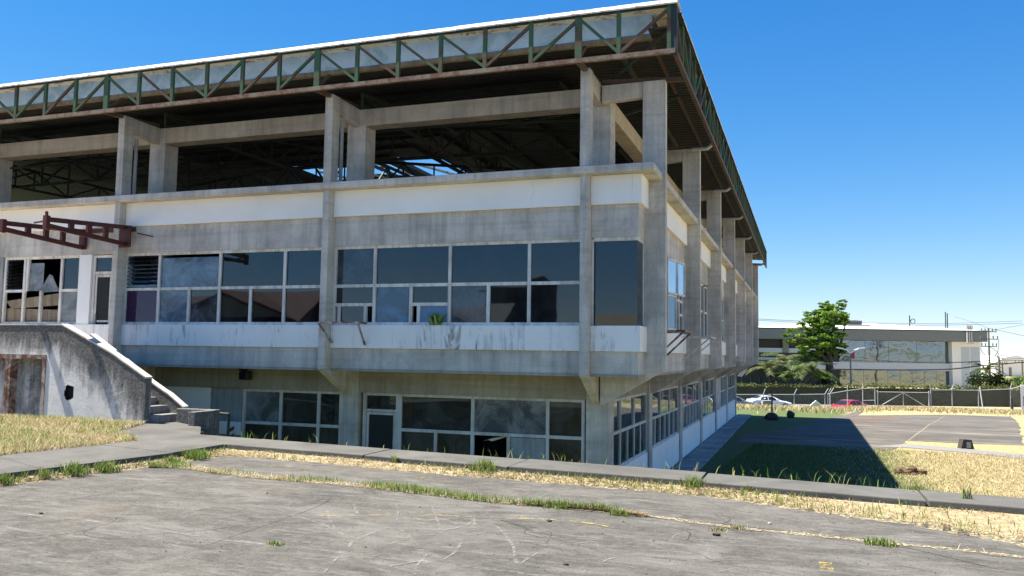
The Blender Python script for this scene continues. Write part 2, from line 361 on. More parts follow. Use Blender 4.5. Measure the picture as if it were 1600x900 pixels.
def scatter(poly, dens):
    a = np.array(poly); lo, hi = a.min(0), a.max(0); n = int(dens*np.prod(hi-lo)); P = RNG.uniform(lo, hi, (n, 2)); return P[in_poly(P, poly)]
def ragged(poly, step=.25, amp=.12):
    out = []; n = len(poly)
    for i in range(n):
        a = np.array(poly[i], float); c = np.array(poly[(i+1) % n], float); L = np.hypot(*(c-a)); k = max(1, int(L/step))
        for j in range(k): out.append(tuple(a+(c-a)*j/k + RNG.uniform(-amp, amp, 2)))
    return out

# ------------------------------------------------------------------ ground heights
LOT = -1.6; WALK = -1.47; YARD = -3.6; ROAD = -5.35
def crest(x): t = min(1, max(0, (x-4)/7)); return 62.5 + t*t*(3-2*t)*12.0
def yard_z(x, y):
    z = YARD - max(0, y-36)*.031; c = crest(x)
    if y > c: z = YARD-(c-36)*.031; k = min(1, (y-c)/2.5); z = z+(ROAD-z)*k
    return z
def GY(px, py):
    z = YARD
    for _ in range(30):
        p = onZ(px, py, z); z = z*.5+.5*(YARD - max(0, p.y-36)*.031)
    p = onZ(px, py, z); return p

# terrain: a sheet to the horizon
me = MB(); xs = sorted(set([-3000, -600, -150, -60] + [round(-32+i*2.0, 2) for i in range(40)] + [60, 90, 150, 600, 3000]))
ys = [-4.05+.0, 0, 10, 20, 30, 36] + [40+i*2 for i in range(22)] + [86, 95, 110, 150, 300, 900, 3500]
V = []; Fs = []
for y in ys:
    for x in xs: V.append((x, y, yard_z(x, y) - (.02 if y > crest(x) + 2 else 0)))
nx = len(xs)
for j in range(len(ys)-1):
    for i in range(nx-1): Fs.append((j*nx+i, j*nx+i+1, (j+1)*nx+i+1, (j+1)*nx+i))
me.add([(-3000, -6.4, YARD), (3000, -6.4, YARD)], []) if False else None
me.add(V, Fs); g = me.build('yard_ground', 'yard_grass', flat=True); tag(g, kind='structure')
lowfill = MB().add([(-60, -9, YARD-.006), (60, -9, YARD-.006), (60, -4.05, YARD-.006), (-60, -4.05, YARD-.006)], [(0, 1, 2, 3)]).build('yard_edge_ground', 'yard_grass'); tag(lowfill, kind='structure')

# near lot: a plateau above the yard
KB = [(60, -12.5), (5.3, -5.98), (3.86, -5.71), (1.84, -5.38), (-3.09, -4.82), (-4.2, -4.72), (-6.05, -4.42), (-6.9, -4.28), (-8.0, -2.95), (-8.32, -2.1), (-9.7, -2.1), (-60, -2.1)]   # back edge of the walkway
plate = [(60, -90), *KB, (-60, -90)]
me = MB(); me.prism(plate, 'z', YARD-.5, LOT); o = me.build('parking_lot', 'lot_concrete'); tag(o, kind='structure')
back = MB().add([(-3000, -3000, LOT-.03), (3000, -3000, LOT-.03), (3000, -89, LOT-.03), (-3000, -89, LOT-.03)], [(0, 1, 2, 3)]).build('terrain', 'terrain'); tag(back, kind='structure')

# raised walkway with a bend (its cross joints are cut as gaps)
KF = [(60, -13.6), (5.19, -6.62), (3.23, -6.42), (1.64, -6.16), (-2.15, -5.83), (-2.63, -5.72), (-5.50, -5.42)]
def walk_seg(a0, a1, b0, b1, name='walkway'):
    me = MB(); me.prism([a0, a1, b1, b0], 'z', LOT-.1, WALK + random.uniform(-.008, .008)); o = me.build(name, 'walk_concrete', bevel=.012); return tag(o, kind='structure')
def lerp(p, q, t): return (p[0]+(q[0]-p[0])*t, p[1]+(q[1]-p[1])*t)
def along(line, x):
    for a, c in zip(line, line[1:]):
        if min(a[0], c[0]) <= x <= max(a[0], c[0]): return lerp(a, c, (x-a[0])/(c[0]-a[0]))
cuts = [-5.5, -2.9, -0.6, 1.9, 4.3, 6.8, 14, 30, 59.9]
for x0, x1 in zip(cuts, cuts[1:]):
    walk_seg(along(KF, x0), along(KF, x1-.02), along(KB, x0), along(KB, x1-.02))
walk_seg((-5.52, -5.42), (-5.52, -4.5), (-6.95, -5.42), (-6.9, -4.32))
wl = [(-5.52, -5.44), (-5.47, -6.64), (-5.72, -8.6), (-5.95, -10.5), (-6.6, -16)]; wr = [(-7.0, -5.44), (-7.17, -6.3), (-7.36, -7.9), (-7.62, -10.3), (-8.3, -16)]
for i in range(4):
    a, c, d, e = wl[i], wl[i+1], wr[i], wr[i+1]; walk_seg(a, lerp(a, c, .993), d, lerp(d, e, .993))
me = MB(); me.prism([(-7.03, -5.45), (-6.93, -4.3), (-8.0, -3.0), (-9.4, -2.2), (-9.5, -3.0), (-8.6, -4.6), (-7.3, -5.43)], 'z', LOT-.1, -1.495)
tag(me.build('stair_pad', 'walk_concrete', bevel=.01), kind='structure')

# flat sheets on the lot: straw litter strips, scratches, worn yellow lines
def sheet(name, poly, z, mat, kind='structure'):
    me = MB(); me.add([(x, y, z) for x, y in poly], [tuple(range(len(poly)))]); o = me.build(name, mat); return tag(o, kind=kind)
def LP(px, py): p = onZ(px, py, LOT); return (p.x, p.y)
def ribbon(me, pts, wd, z):
    pts = [np.array(p) for p in pts]; vs = []
    for i, p in enumerate(pts):
        d = pts[min(i+1, len(pts)-1)]-pts[max(i-1, 0)]; d = d/(np.hypot(*d)+1e-9); nrm = np.array([-d[1], d[0]])
        k = wd*(.45 if i in (0, len(pts)-1) else 1)*random.uniform(.75, 1.25)
        vs += [(*(p+nrm*k/2), z), (*(p-nrm*k/2), z)]
    me.add(vs, [(2*i, 2*i+1, 2*i+3, 2*i+2) for i in range(len(pts)-1)])
def bez(pts, n=10):
    P = [np.array(p, float) for p in pts]; out = []
    for i in range(len(P)-1):
        p0, p1, p2, p3 = P[max(i-1, 0)], P[i], P[i+1], P[min(i+2, len(P)-1)]
        for k in range(n):
            t = k/n; out.append(.5*((2*p1)+(-p0+p2)*t+(2*p0-5*p1+4*p2-p3)*t*t+(-p0+3*p1-3*p2+p3)*t**3))
    out.append(P[-1]); return out
marks = [[(512,798),(515,812),(525,828),(537,839),(545,842)],[(553,788),(557,800),(562,803)],[(445,803),(480,812),(512,823),(540,838)],[(609,790),(617,788),(622,800),(620,815)],
 [(676,793),(680,805),(686,820),(688,829)],[(742,803),(741,815),(742,830)],[(728,822),(740,814),(744,822)],[(776,823),(790,838),(802,855),(804,870),(809,884)],[(811,884),(828,872),(842,864)],
 [(608,851),(625,845),(645,838),(672,836),(720,838),(760,832)],[(545,856),(552,846),(570,838),(592,830)],[(624,828),(640,838),(645,850)],[(600,822),(615,830),(620,833)],[(720,848),(716,858),(705,868),(690,877)],
 [(669,865),(660,876),(652,885),(648,899)],[(416,830),(440,836),(460,836)],[(505,898),(520,880),(530,870)],[(560,898),(600,888),(640,880),(668,877)],[(620,838),(650,850),(630,842)],[(820,832),(860,842),(890,843)],
 [(938,880),(960,872),(990,868)],[(1050,850),(1053,838),(1075,832)],[(905,892),(915,885),(912,899)],[(900,850),(930,848),(935,860)],[(640,806),(660,814),(690,812),(715,820)],[(540,812),(560,820),(590,825)],
 [(700,780),(706,768)],[(838,782),(850,774),(860,770)],[(980,790),(1000,780)],[(835,805),(860,820)],[(440,850),(480,848)],[(300,775),(360,770),(430,769)],[(300,800),(380,780),(420,778)],[(640,826),(700,828),(740,818)]]
me = MB()
for i, mk in enumerate(marks):
    ribbon(me, bez([LP(*p) for p in mk], 7), .016+.012*random.random(), LOT+.004+.0004*(i % 9))
rs = random.Random(5)
for i in range(26):                                        # faint tyre-rim and drag scratches
    c = LP(rs.uniform(430, 1250), rs.uniform(780, 890)); a0 = rs.uniform(0, 6.3); R = rs.uniform(.3, 1.9); sp = rs.uniform(.2, .9)
    ribbon(me, [(c[0]+R*math.cos(a0+sp*k/8)-R*math.cos(a0), c[1]+R*math.sin(a0+sp*k/8)-R*math.sin(a0)) for k in range(9)], rs.uniform(.004, .010), LOT+.004+.0004*(i % 9))
tag(me.build('scratch_marks', 'scratch'), kind='structure')
me = MB()
ribbon(me, bez([LP(-40,788),LP(0,797),(LP(60,806)),LP(150,815),LP(300,836),LP(420,852),LP(500,860),LP(640,876),LP(760,889),LP(880,905)], 9), .05, LOT+.003)
tag(me.build('pale_crack', 'scratch'), kind='structure')
me = MB()
ribbon(me, bez([LP(330,850),LP(440,812),LP(500,790),LP(520,775)], 6), .005, LOT+.0025); ribbon(me, bez([LP(0,850),LP(80,838),LP(150,826)], 6), .006, LOT+.0025)
ribbon(me, bez([LP(1560,890),LP(1380,850),LP(1150,822),LP(990,806)], 9), .010, LOT+.0025)
rc = random.Random(9)
for i in range(16):                                        # hairline map cracking
    x, y = LP(rc.uniform(60, 1450), rc.uniform(770, 880)); a_ = rc.uniform(0, 6.3); pts = [(x, y)]
    for k in range(rc.randint(6, 16)): a_ += rc.uniform(-.5, .5); x += .11*math.cos(a_); y += .11*math.sin(a_); pts.append((x, y))
    ribbon(me, pts, rc.uniform(.003, .006), LOT+.0022+.0001*i)
tag(me.build('dark_cracks', 'hole'), kind='structure')
me = MB()
for seg, wd in (([(492,806),(560,806),(622,805)],.05),([(640,806),(690,806),(740,809)],.04),([(790,811),(860,812),(925,819),(960,826)],.05),([(424,727),(450,730),(500,735),(540,738)],.035),([(645,746),(676,747)],.05)):
    ribbon(me, bez([LP(*p) for p in seg], 8), wd, LOT+.006)
c = LP(1292, 887); me.add([(c[0]-.045, c[1]-.16, LOT+.006), (c[0]+.05, c[1]-.15, LOT+.006), (c[0]+.04, c[1]+.17, LOT+.006), (c[0]-.055, c[1]+.15, LOT+.006)], [(0, 1, 2, 3)])
tag(me.build('yellow_line', 'worn_yellow'), kind='structure')

# straw and grass strips on the lot
KL = [(-5.9,-9.9),(-5.72,-8.65),(-5.47,-6.64),(-5.475,-5.43),(-4.4,-5.53),(-3.3,-5.65),(-2.15,-5.84),(-.8,-5.96),(.4,-6.06),(1.64,-6.17),(2.5,-6.30),(3.23,-6.43),(4.2,-6.54),(5.19,-6.63),(7,-6.86)]
OL = [(-5.72,-9.9),(-5.56,-8.65),(-5.27,-6.60),(-5.12,-5.86),(-4.35,-5.93),(-3.25,-6.02),(-2.0,-6.22),(-.8,-6.27),(.4,-6.33),(1.6,-6.43),(2.45,-6.62),(3.25,-6.95),(4.15,-7.18),(5.05,-7.75),(6.8,-8.3)]
OL = [((p[0]+(q[0]-p[0])*f_), (p[1]+(q[1]-p[1])*f_)) for p, q, f_ in zip(KL, OL, [.8, .8, .8, .75, .62, .6, .6, .65, .7, .8, .85, .95, 1, 1, 1])]
def kz(x, y):                                               # the straw lies heaped against the kerb
    d = 9
    for (ax, ay), (cx, cy) in zip(KL, KL[1:]):
        t = min(1, max(0, ((x-ax)*(cx-ax)+(y-ay)*(cy-ay))/((cx-ax)**2+(cy-ay)**2))); d = min(d, math.hypot(x-ax-(cx-ax)*t, y-ay-(cy-ay)*t))
    return LOT + .006 + .055*max(0, 1-d/(.12 if x < -5.0 else .20))
kb, ob = bez(KL, 14), bez(OL, 14); me = MB(); vs = []; nr = 6
for i, (p, q) in enumerate(zip(kb, ob)):
    p = np.array(p); q = np.array(q)+RNG.normal(0, .025, 2)
    for r in range(nr+1):
        c = p+(q-p)*r/nr; vs.append((c[0], c[1], kz(*c)+(RNG.uniform(-.006, .012) if 0 < r < nr else (-.009 if r == nr else 0))))
me.add(vs, [(i*(nr+1)+r, i*(nr+1)+r+1, (i+1)*(nr+1)+r+1, (i+1)*(nr+1)+r) for i in range(len(kb)-1) for r in range(nr)])
tag(me.build('straw_litter_kerb', 'straw_ground', flat=True), kind='structure'); poly1 = KL+OL[::-1]
me = MB(); wide = [tuple(np.array(q)+(np.array(q)-np.array(p))*.35+RNG.normal(0, .05, 2)) for p, q in zip(kb, ob)]
me.add([(x, y, LOT+.005) for x, y in kb]+[(x, y, LOT+.005) for x, y in wide], [(i, i+1, len(kb)+i+1, len(kb)+i) for i in range(len(kb)-1)]); tag(me.build('straw_scatter', 'straw_litter', flat=True), kind='structure')
ml = [LP(*p) for p in [(232,731),(290,733),(345,741),(420,749),(500,756),(600,766),(680,775),(760,785),(850,792),(940,799),(1010,807)]]
mu = [LP(p[0], p[1]+2.2) for p in [(232,728),(290,725),(345,733),(420,742),(500,749),(600,758),(680,768),(760,779),(850,789),(940,797),(1010,806)]]
poly2 = ml + mu[::-1]; poly2r = [tuple(np.array(p)+RNG.uniform(-.05, .05, 2)) for p in bez(ml, 5)] + [tuple(np.array(p)+RNG.uniform(-.05, .05, 2)) for p in bez(mu[::-1], 5)]
sheet('straw_litter_joint', poly2r, LOT+.009, 'straw_litter')
jl = [LP(*p) for p in [(1010,806),(1150,825),(1290,839),(1380,849),(1480,858),(1620,874)]]
me = MB(); ribbon(me, bez(jl, 8), .10, LOT+.007); tag(me.build('straw_litter_crack', 'straw_litter'), kind='structure')
pl3 = [(-7.5, -9.8), (-7.3, -7.9), (-7.1, -6.2), (-7.3, -5.4), (-8.6, -4.6), (-9.35, -3.0), (-15, -3.0), (-13, -10)]; _unused = [(onZ(*p, -1.5).x, onZ(*p, -1.5).y) for p in [(-60,707),(0,704),(90,693),(160,688),(214,676),(224,665),(150,667),(60,670),(-60,676)]]
tag(MB().prism([(-6.75, -4.4), (-6.95, -5.5), (-7.2, -7.9), (-7.5, -10.5), (-8.2, -16), (-30, -16), (-30, -2.92), (-9.5, -2.92)], 'z', LOT-.1, -1.505).build('grass_plot_ground', 'straw_ground'), kind='structure')

def grow(name, poly, dens, h, wd, pal, wts=None, lean=1.2, z=LOT, mat='blades', clump=None):
    P = scatter(poly, dens)
    if clump is not None:
        k = np.sin(P[:, 0]*clump+np.cos(P[:, 1]*clump*1.7)*2)+np.sin(P[:, 1]*clump*1.3+P[:, 0]*.7*clump); P = P[RNG.uniform(-1.6, 1.2, len(P)) < k]
    n = len(P); zz = np.full(n, z) if not callable(z) else np.array([z(*p) for p in P])
    H = RNG.uniform(.4, 1.0, n)*h; V, Fc, C = blades(np.column_stack([P, zz]), H, RNG.uniform(.6, 1.3, n)*wd, pickcol(n, pal, wts), lean)
    o = quick(name, V, Fc, mat, C); return tag(o, kind='stuff')
def strip_grass(name, A, B, n, h, w, pal, lean, zf, power=1.0, patch=2.3, lo=-1.3):
    """blades between two edge lines, thickest at the first, thinning out in patches"""
    t = RNG.uniform(0, len(A)-1.001, n); i = t.astype(int); f = (t-i)[:, None]; A, B = np.array(A), np.array(B)
    p = A[i]*(1-f)+A[i+1]*f; q = B[i]*(1-f)+B[i+1]*f; u = np.minimum(1.25, RNG.uniform(0, 1, n)**power*1.15)[:, None]; P = p+(q-p)*u
    k = np.sin(P[:, 0]*patch*1.7+np.cos(P[:, 1]*patch*2.9)*2)+np.sin(P[:, 1]*patch*2.1+P[:, 0]*patch*.6); P = P[RNG.uniform(lo, 1.6, n) < k+.9]; n = len(P)
    zz = np.array([zf(*c) for c in P]); V, Fc, C = blades(np.column_stack([P, zz]), RNG.uniform(.3, 1, n)**1.4*h, RNG.uniform(.6, 1.3, n)*w, pickcol(n, pal), lean); o = quick(name, V, Fc, 'blades', C); return tag(o, kind='stuff')
tag(strip_grass('dry_grass', kb, ob, 13000, .05, .008, STRAW, 3.2, kz), 'dry straw grass along the foot of the raised walkway', 'grass')
A2, B2 = bez(mu, 5), bez(ml, 5); zl = lambda x, y: LOT+.006
tag(strip_grass('dry_grass', A2, B2, 7000, .05, .007, STRAW, 3.0, zl), 'dry straw grass growing in the long joint of the lot', 'grass')
tag(strip_grass('green_grass', kb, ob, 2600, .12, .009, GREEN + [(.36, .34, .14)], .9, kz, 1.2, 1.9, .1), 'short green grass sprouting among the straw by the walkway', 'grass')
tag(strip_grass('green_grass', A2, B2, 5200, .11, .008, GREEN, .9, zl, 1.2, 2.6, .5), 'short green grass sprouting in the long joint of the lot', 'grass')
tag(grow('dry_grass', pl3, 1700, .11, .011, STRAW, lean=2.0, z=-1.5), 'dry grass plot in front of the stair wall', 'grass')
tag(grow('green_grass', pl3, 420, .16, .012, GREEN + [(.35, .33, .1)], lean=.9, clump=2, z=-1.5), 'green grass growing among the dry grass below the stair wall', 'grass')
jpoly = [(p[0], p[1]+.05) for p in jl] + [(p[0], p[1]-.05) for p in jl[::-1]]
tag(grow('dry_grass', jpoly, 500, .05, .007, STRAW + GREEN[:1], lean=1.6, clump=2.2), 'sparse dry grass in the fine crack at the right of the lot', 'grass')

def tuft(px, py, r, h, n, label, dry=.15, z=LOT, name='grass_tuft', w=.010):
    c = onZ(px, py, z)
    if z == -1.55: z = kz(c.x, c.y); c = onZ(px, py, z); z = kz(c.x, c.y)
    a = np.clip(RNG.normal(0, r*.5, (n, 2)), -r*.8, r*.8); P = np.column_stack([c.x+a[:, 0]*1.25, c.y+a[:, 1]*.8, np.full(n, z)])
    H = h*RNG.uniform(.45, 1.05, n)*np.exp(-(a**2).sum(1)/(2*r*r)); nd = int(n*dry)
    C = np.concatenate([pickcol(n-nd, GREEN), pickcol(nd, STRAW)]); V, Fc, C = blades(P, H, RNG.uniform(.7, 1.3, n)*w, C, .75)
    o = quick(name, V, Fc, 'blades', C, loc=(c.x, c.y, z)); return tag(o, label, 'grass tuft', 'grass tufts on the lot')
tuft(756,741,.17,.20,260,'bushy green grass tuft at the kerb, right of the boarded lower window',z=-1.55)
tuft(1083,764,.14,.17,220,'bright green grass tuft by the kerb, near the shaded corner of the yard',z=-1.55)
tuft(300,717,.24,.17,520,'widest bright green grass tuft, at the bend of the raised walkway',.1,z=-1.55)
tuft(266,723,.16,.13,250,'low green grass tuft on the left side of the walkway bend',z=-1.55)
tuft(165,737,.17,.19,260,'green grass tuft on the walkway kerb, below the mouldy stair wall',z=-1.55)
tuft(112,743,.20,.20,300,'tall green grass tuft on the left walkway kerb',z=-1.55)
tuft(68,748,.16,.12,180,'thin green grass tuft near the left end of the walkway kerb',z=-1.55)
tuft(6,757,.12,.15,170,'green grass tuft cut by the left edge of the photo',z=-1.55)
tuft(1315,773,.13,.13,170,'green grass tuft on the straw, below the tip of the building shadow')
tuft(1168,772,.07,.10,80,'small green grass tuft on the kerb, between two larger ones',z=-1.55)
tuft(1436,779,.20,.22,330,'grey green grass tuft on a clod of torn roots',.45)
tuft(1490,784,.12,.12,130,'sparse green grass tuft right of the root clod',.3)
tuft(1375,851,.12,.09,160,'low green grass tuft in the right crack of the lot')
tuft(1150,826,.07,.05,80,'flat half dry grass tuft in the middle crack of the lot',.5)
tuft(966,805,.09,.09,130,'small green grass tuft at the right end of the long joint')
tuft(870,794,.12,.08,150,'low green grass tuft in the long joint, second from its right end')
tuft(1122,829,.08,.04,60,'tiny dry grass tuft beside the middle crack',.7)
tuft(430,852,.06,.05,70,'small flat grass tuft on the pale crack')
tuft(615,729,.05,.16,45,'single slim grass tuft standing at the kerb below the glass door',z=-1.55)
tuft(1510,779,.05,.20,26,'thin green grass tuft standing on the walkway edge at right',z=WALK)
tuft(1465,782,.06,.09,60,'short grass tuft between the root clod and the right walkway',.3)
# stray weeds that lean out over the back of the walkway
k = 0; me = []
for t in np.linspace(0, 1, 120):
    if RNG.uniform() < .45: continue
    x = -6.0 + t*11; p = along(KB, x); n = int(RNG.integers(1, 4))
    for _ in range(n): me.append((p[0]+RNG.normal(0, .03), p[1]+RNG.uniform(-.02, .02), WALK-.01))
P = np.array(me); n = len(P); V, Fc, C = blades(P, RNG.uniform(.05, .17, n), RNG.uniform(.008, .014, n), pickcol(n, GREEN + [(.5, .45, .2)]), 1.1)
tag(quick('edge_weeds', V, Fc, 'blades', C), 'thin grass blades along the back edge of the raised walkway', 'weeds', kind='stuff')

# clods and stones
def clod(name, c, r, label, cat, mat='soil', seed=1, k=7):
    me = MB(); rr = random.Random(seed)
    for i in range(k): me.blob((c[0]+rr.uniform(-1, 1)*r, c[1]+rr.uniform(-.6, .6)*r, c[2]+rr.uniform(0, .35)*r), tuple(r*rr.uniform(.2, .48) for _ in range(3)), seed*9+i, 1, .3)
    return tag(me.build(name, mat, loc=c), label, cat)
p = onZ(1436, 784, LOT); clod('soil_clod', (p.x, p.y, LOT), .17, 'brown clod of torn grass roots on the straw beside the walkway', 'soil clod', seed=3, k=11)
p = onZ(1418, 752, -2.6); p = GY(1422, 741); clod('rubble_heap', (p.x, p.y, YARD), .36, 'dark heap of rubble in the dry yard behind the walkway, by the shadow tip', 'rubble', 'soil', 5, 12)
for i, (px, py, r, lab) in enumerate([(1120, 837, .035, 'pebble with a dark underside on the lot, right of the middle crack'), (858, 815, .028, 'dark twig-like chip lying on the yellow line'), (884, 883, .022, 'small dark chip near the bottom middle of the lot'), (1202, 819, .02, 'small pale pebble on the lot, nearest the straw at right'), (64, 803, .02, 'reddish bit of litter on the pale crack at left')]):
    p = onZ(px, py, LOT); me = MB().blob((p.x, p.y, LOT+r*.35), (r*1.2, r*.8, r*.6), i, 1, .25); tag(me.build('pebble', 'stone_dark' if i != 3 else 'stone_pale', loc=(p.x, p.y, LOT)), lab, 'pebble', 'pebbles on the lot')

n = 2600; gp = RNG.uniform([-6, -13], [7, -6.4], (n, 2)); gr = RNG.uniform(.003, .009, n)*np.where(RNG.uniform(size=n) > .96, 2.2, 1)
tv = np.array([[1, 0, 0], [-.5, .87, 0], [-.5, -.87, 0], [.1, .05, .9]]); th = RNG.uniform(0, 6.28, n)
rot = np.stack([np.stack([np.cos(th), -np.sin(th)], 1), np.stack([np.sin(th), np.cos(th)], 1)], 1)
V = np.zeros((n, 4, 3)); V[:, :, :2] = np.einsum('nij,kj->nki', rot, tv[:, :2]); V[:, :, 2] = tv[:, 2]; V = V*gr[:, None, None]; V[:, :, :2] += gp[:, None]; V[:, :, 2] += LOT+.001
o4 = np.arange(n)*4; Fq = np.concatenate([np.stack([o4+i, o4+j, o4+3], 1) for i, j in ((0, 1), (1, 2), (2, 0))])
tag(quick('loose_grit', V.reshape(-1, 3), Fq, 'leaves', np.repeat(pickcol(n, [(.10, .09, .08), (.2, .18, .15), (.05, .045, .04), (.25, .2, .12)]), 4, 0)), 'loose grit and crumbs of concrete strewn over the lot', 'grit', kind='stuff')
# ------------------------------------------------------------------ yard surfaces
def ysheet(name, pts, dz, mat, rag=0):
    poly = [(GY(*p).x, GY(*p).y) for p in pts]
    if rag: poly = ragged(poly, 1.0, rag)
    bm = bmesh.new(); bm.faces.new([bm.verts.new((x, y, 0)) for x, y in poly])
    for Y in (36.0,): bmesh.ops.bisect_plane(bm, geom=bm.verts[:]+bm.edges[:]+bm.faces[:], plane_co=(0, Y, 0), plane_no=(0, 1, 0))
    for v in bm.verts: v.co.z = YARD - max(0, v.co.y-36)*.031 + dz
    bm.normal_update(); bmesh.ops.reverse_faces(bm, faces=[f for f in bm.faces if f.normal.z < 0]); me = bpy.data.meshes.new(name); bm.to_mesh(me); bm.free()
    me.materials.append(MATS[mat]); o = bpy.data.objects.new(name, me); COL.objects.link(o); return tag(o, kind='structure')
ysheet('yard_lot', [(1338,649),(1480,648),(1580,651),(1592,662),(1594,676),(1600,696),(1510,693),(1415,689),(1402,701),(1368,706),(1250,698),(1150,692),(1158,680),(1222,672),(1290,657)], .012, 'yard_asphalt', .12)
ysheet('yard_path', [(1366,698),(1420,700),(1500,707),(1640,722),(1640,714),(1500,701),(1420,694)], .016, 'road_asphalt')
ysheet('yard_path_far', [(1180,680),(1260,664),(1325,648),(1342,641),(1352,642),(1338,650),(1290,662),(1215,681)], .02, 'yard_asphalt')
ysheet('yard_seam', [(1402,702),(1405,702),(1427,684.5),(1446,670),(1462,660),(1477,650),(1475.6,650),(1458,661),(1444,669),(1424,684)], .022, 'straw_litter')
ysheet('yard_rust_stain', [(1305,652),(1400,648),(1430,656),(1350,664),(1310,660)], .018, 'rust_stain')
pav = MB().box(-.95, -.12, -3.5, 38.2, YARD-.1, YARD+.05).build('pavement', 'pavement', bevel=.01); tag(pav, kind='structure')
road = MB().add([(-150, 66.5, ROAD), (14, 66.5, ROAD), (19, 77.5, ROAD), (200, 80, ROAD), (200, 102, ROAD), (14, 91, ROAD), (-150, 84, ROAD)], [tuple(range(7))]).build('road', 'road_asphalt'); tag(road, kind='structure')
# sparse real blades near the front of the yard so that its surface is not a flat print
yp = [(.2, 8), (13, 8), (17, 29), (2.2, 29), (1.0, 20)]
P = scatter(yp, 230); P = P[~((P[:, 1] > 20.5) & (P[:, 0] < 20) & (P[:, 1] > 20.3))]; n = len(P)
gp = RNG.uniform(3.2, 8.5, n) > P[:, 0]; C = np.where(gp[:, None], pickcol(n, [(.13, .18, .045), (.19, .22, .07), (.09, .13, .03)]), pickcol(n, STRAW))
V, Fc, C = blades(np.column_stack([P, np.full(n, YARD)]), RNG.uniform(.03, .10, n), RNG.uniform(.012, .022, n), C, 1.9)
tag(quick('yard_grass_blades', V, Fc, 'blades', C), 'mown yard grass, straw coloured in the sun and green by the building', 'grass', kind='stuff')
P = []
for _ in range(9000):
    x = random.uniform(-4, 30); c = crest(x); y = c - abs(random.gauss(0, 5)); P.append((x, y, yard_z(x, y)))
P = np.array(P); n = len(P); V, Fc, C = blades(P, RNG.uniform(.1, .4, n), RNG.uniform(.05, .1, n), pickcol(n, STRAW + [(.5, .4, .2), (.2, .24, .06)]), 1.2)
tag(quick('berm_grass', V, Fc, 'blades', C), 'dry grass on the low bank before the road and fence', 'grass', kind='stuff')

# ------------------------------------------------------------------ main building
ZB, ZW, ZS, ZH, ZU, ZL, RB, RTP = -.42, .08, .62, 2.37, 3.06, 3.81, 5.82, 6.82
X1, BAY, BS, Y1 = -1.085, 6.0164, 6.0754, .83             # fin centre lines
XL, YE = -31.2, 39.4                                      # left end and roof back end
FX = [X1 - i*BAY for i in range(6)]; FY = [Y1 + i*BS for i in range(7)]
bld = thing('concrete_building', (-15, 19, YARD), 'large weathered concrete building with white bands and an open top storey under truss eaves', 'building')
def part(me, name, mat, parent=None, label=None, **k):
    o = me.build(name, mat, parent or bld, **k)
    if label: o['label'] = label
    return o
def TF(u, d, z): return (u, d, z)                          # front facade: u along X, depth along +Y
def TR(u, d, z): return (-d, u, z)                         # right facade: u along Y, depth along -X

# slabs, inner walls, columns
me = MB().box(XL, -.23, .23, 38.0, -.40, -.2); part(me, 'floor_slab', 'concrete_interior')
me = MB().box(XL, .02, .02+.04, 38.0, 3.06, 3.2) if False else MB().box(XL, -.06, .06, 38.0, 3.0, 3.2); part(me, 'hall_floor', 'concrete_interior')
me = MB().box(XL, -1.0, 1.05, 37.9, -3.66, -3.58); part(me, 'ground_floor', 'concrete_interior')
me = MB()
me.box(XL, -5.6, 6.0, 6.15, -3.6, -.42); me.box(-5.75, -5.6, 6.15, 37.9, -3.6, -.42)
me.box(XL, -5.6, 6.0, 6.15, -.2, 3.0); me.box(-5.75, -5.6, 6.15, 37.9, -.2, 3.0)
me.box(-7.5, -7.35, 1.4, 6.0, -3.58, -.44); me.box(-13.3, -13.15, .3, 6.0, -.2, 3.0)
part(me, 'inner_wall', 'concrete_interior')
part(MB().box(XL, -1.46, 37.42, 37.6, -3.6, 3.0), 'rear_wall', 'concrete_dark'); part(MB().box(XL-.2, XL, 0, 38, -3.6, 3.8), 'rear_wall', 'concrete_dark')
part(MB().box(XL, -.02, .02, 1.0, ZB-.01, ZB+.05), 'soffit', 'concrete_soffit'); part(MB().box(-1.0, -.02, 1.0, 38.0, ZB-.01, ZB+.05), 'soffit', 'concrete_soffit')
for x in FX:
    me = MB().box(x-.25, x+.25, 1.0, 1.5, YARD-.05, 5.86); part(me, 'column', 'concrete', bevel=.012)
for y in FY[1:]:
    me = MB().box(-1.45, -.97, y-.24, y+.24, YARD-.05, 5.86); part(me, 'column', 'concrete', bevel=.012)
# beams under the roof and above the ground-floor windows
for a, c in zip(FX, FX[1:]):
    me = MB().box(c+.253, a-.253, .98, 1.40, 5.44, 5.85); part(me, 'roof_beam', 'concrete_beam', bevel=.012)
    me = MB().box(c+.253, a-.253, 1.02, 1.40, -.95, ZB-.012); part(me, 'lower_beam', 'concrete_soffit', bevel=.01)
for a, c in zip([1.26]+FY[1:], FY[1:]):
    me = MB().box(-1.38, -.99, a+.245, c-.245, 5.44, 5.85); part(me, 'roof_beam', 'concrete_beam', bevel=.012)
    me = MB().box(-1.38, -1.02, a+.245, c-.245, -.99, ZB-.012); part(me, 'lower_beam', 'concrete_soffit', bevel=.01)
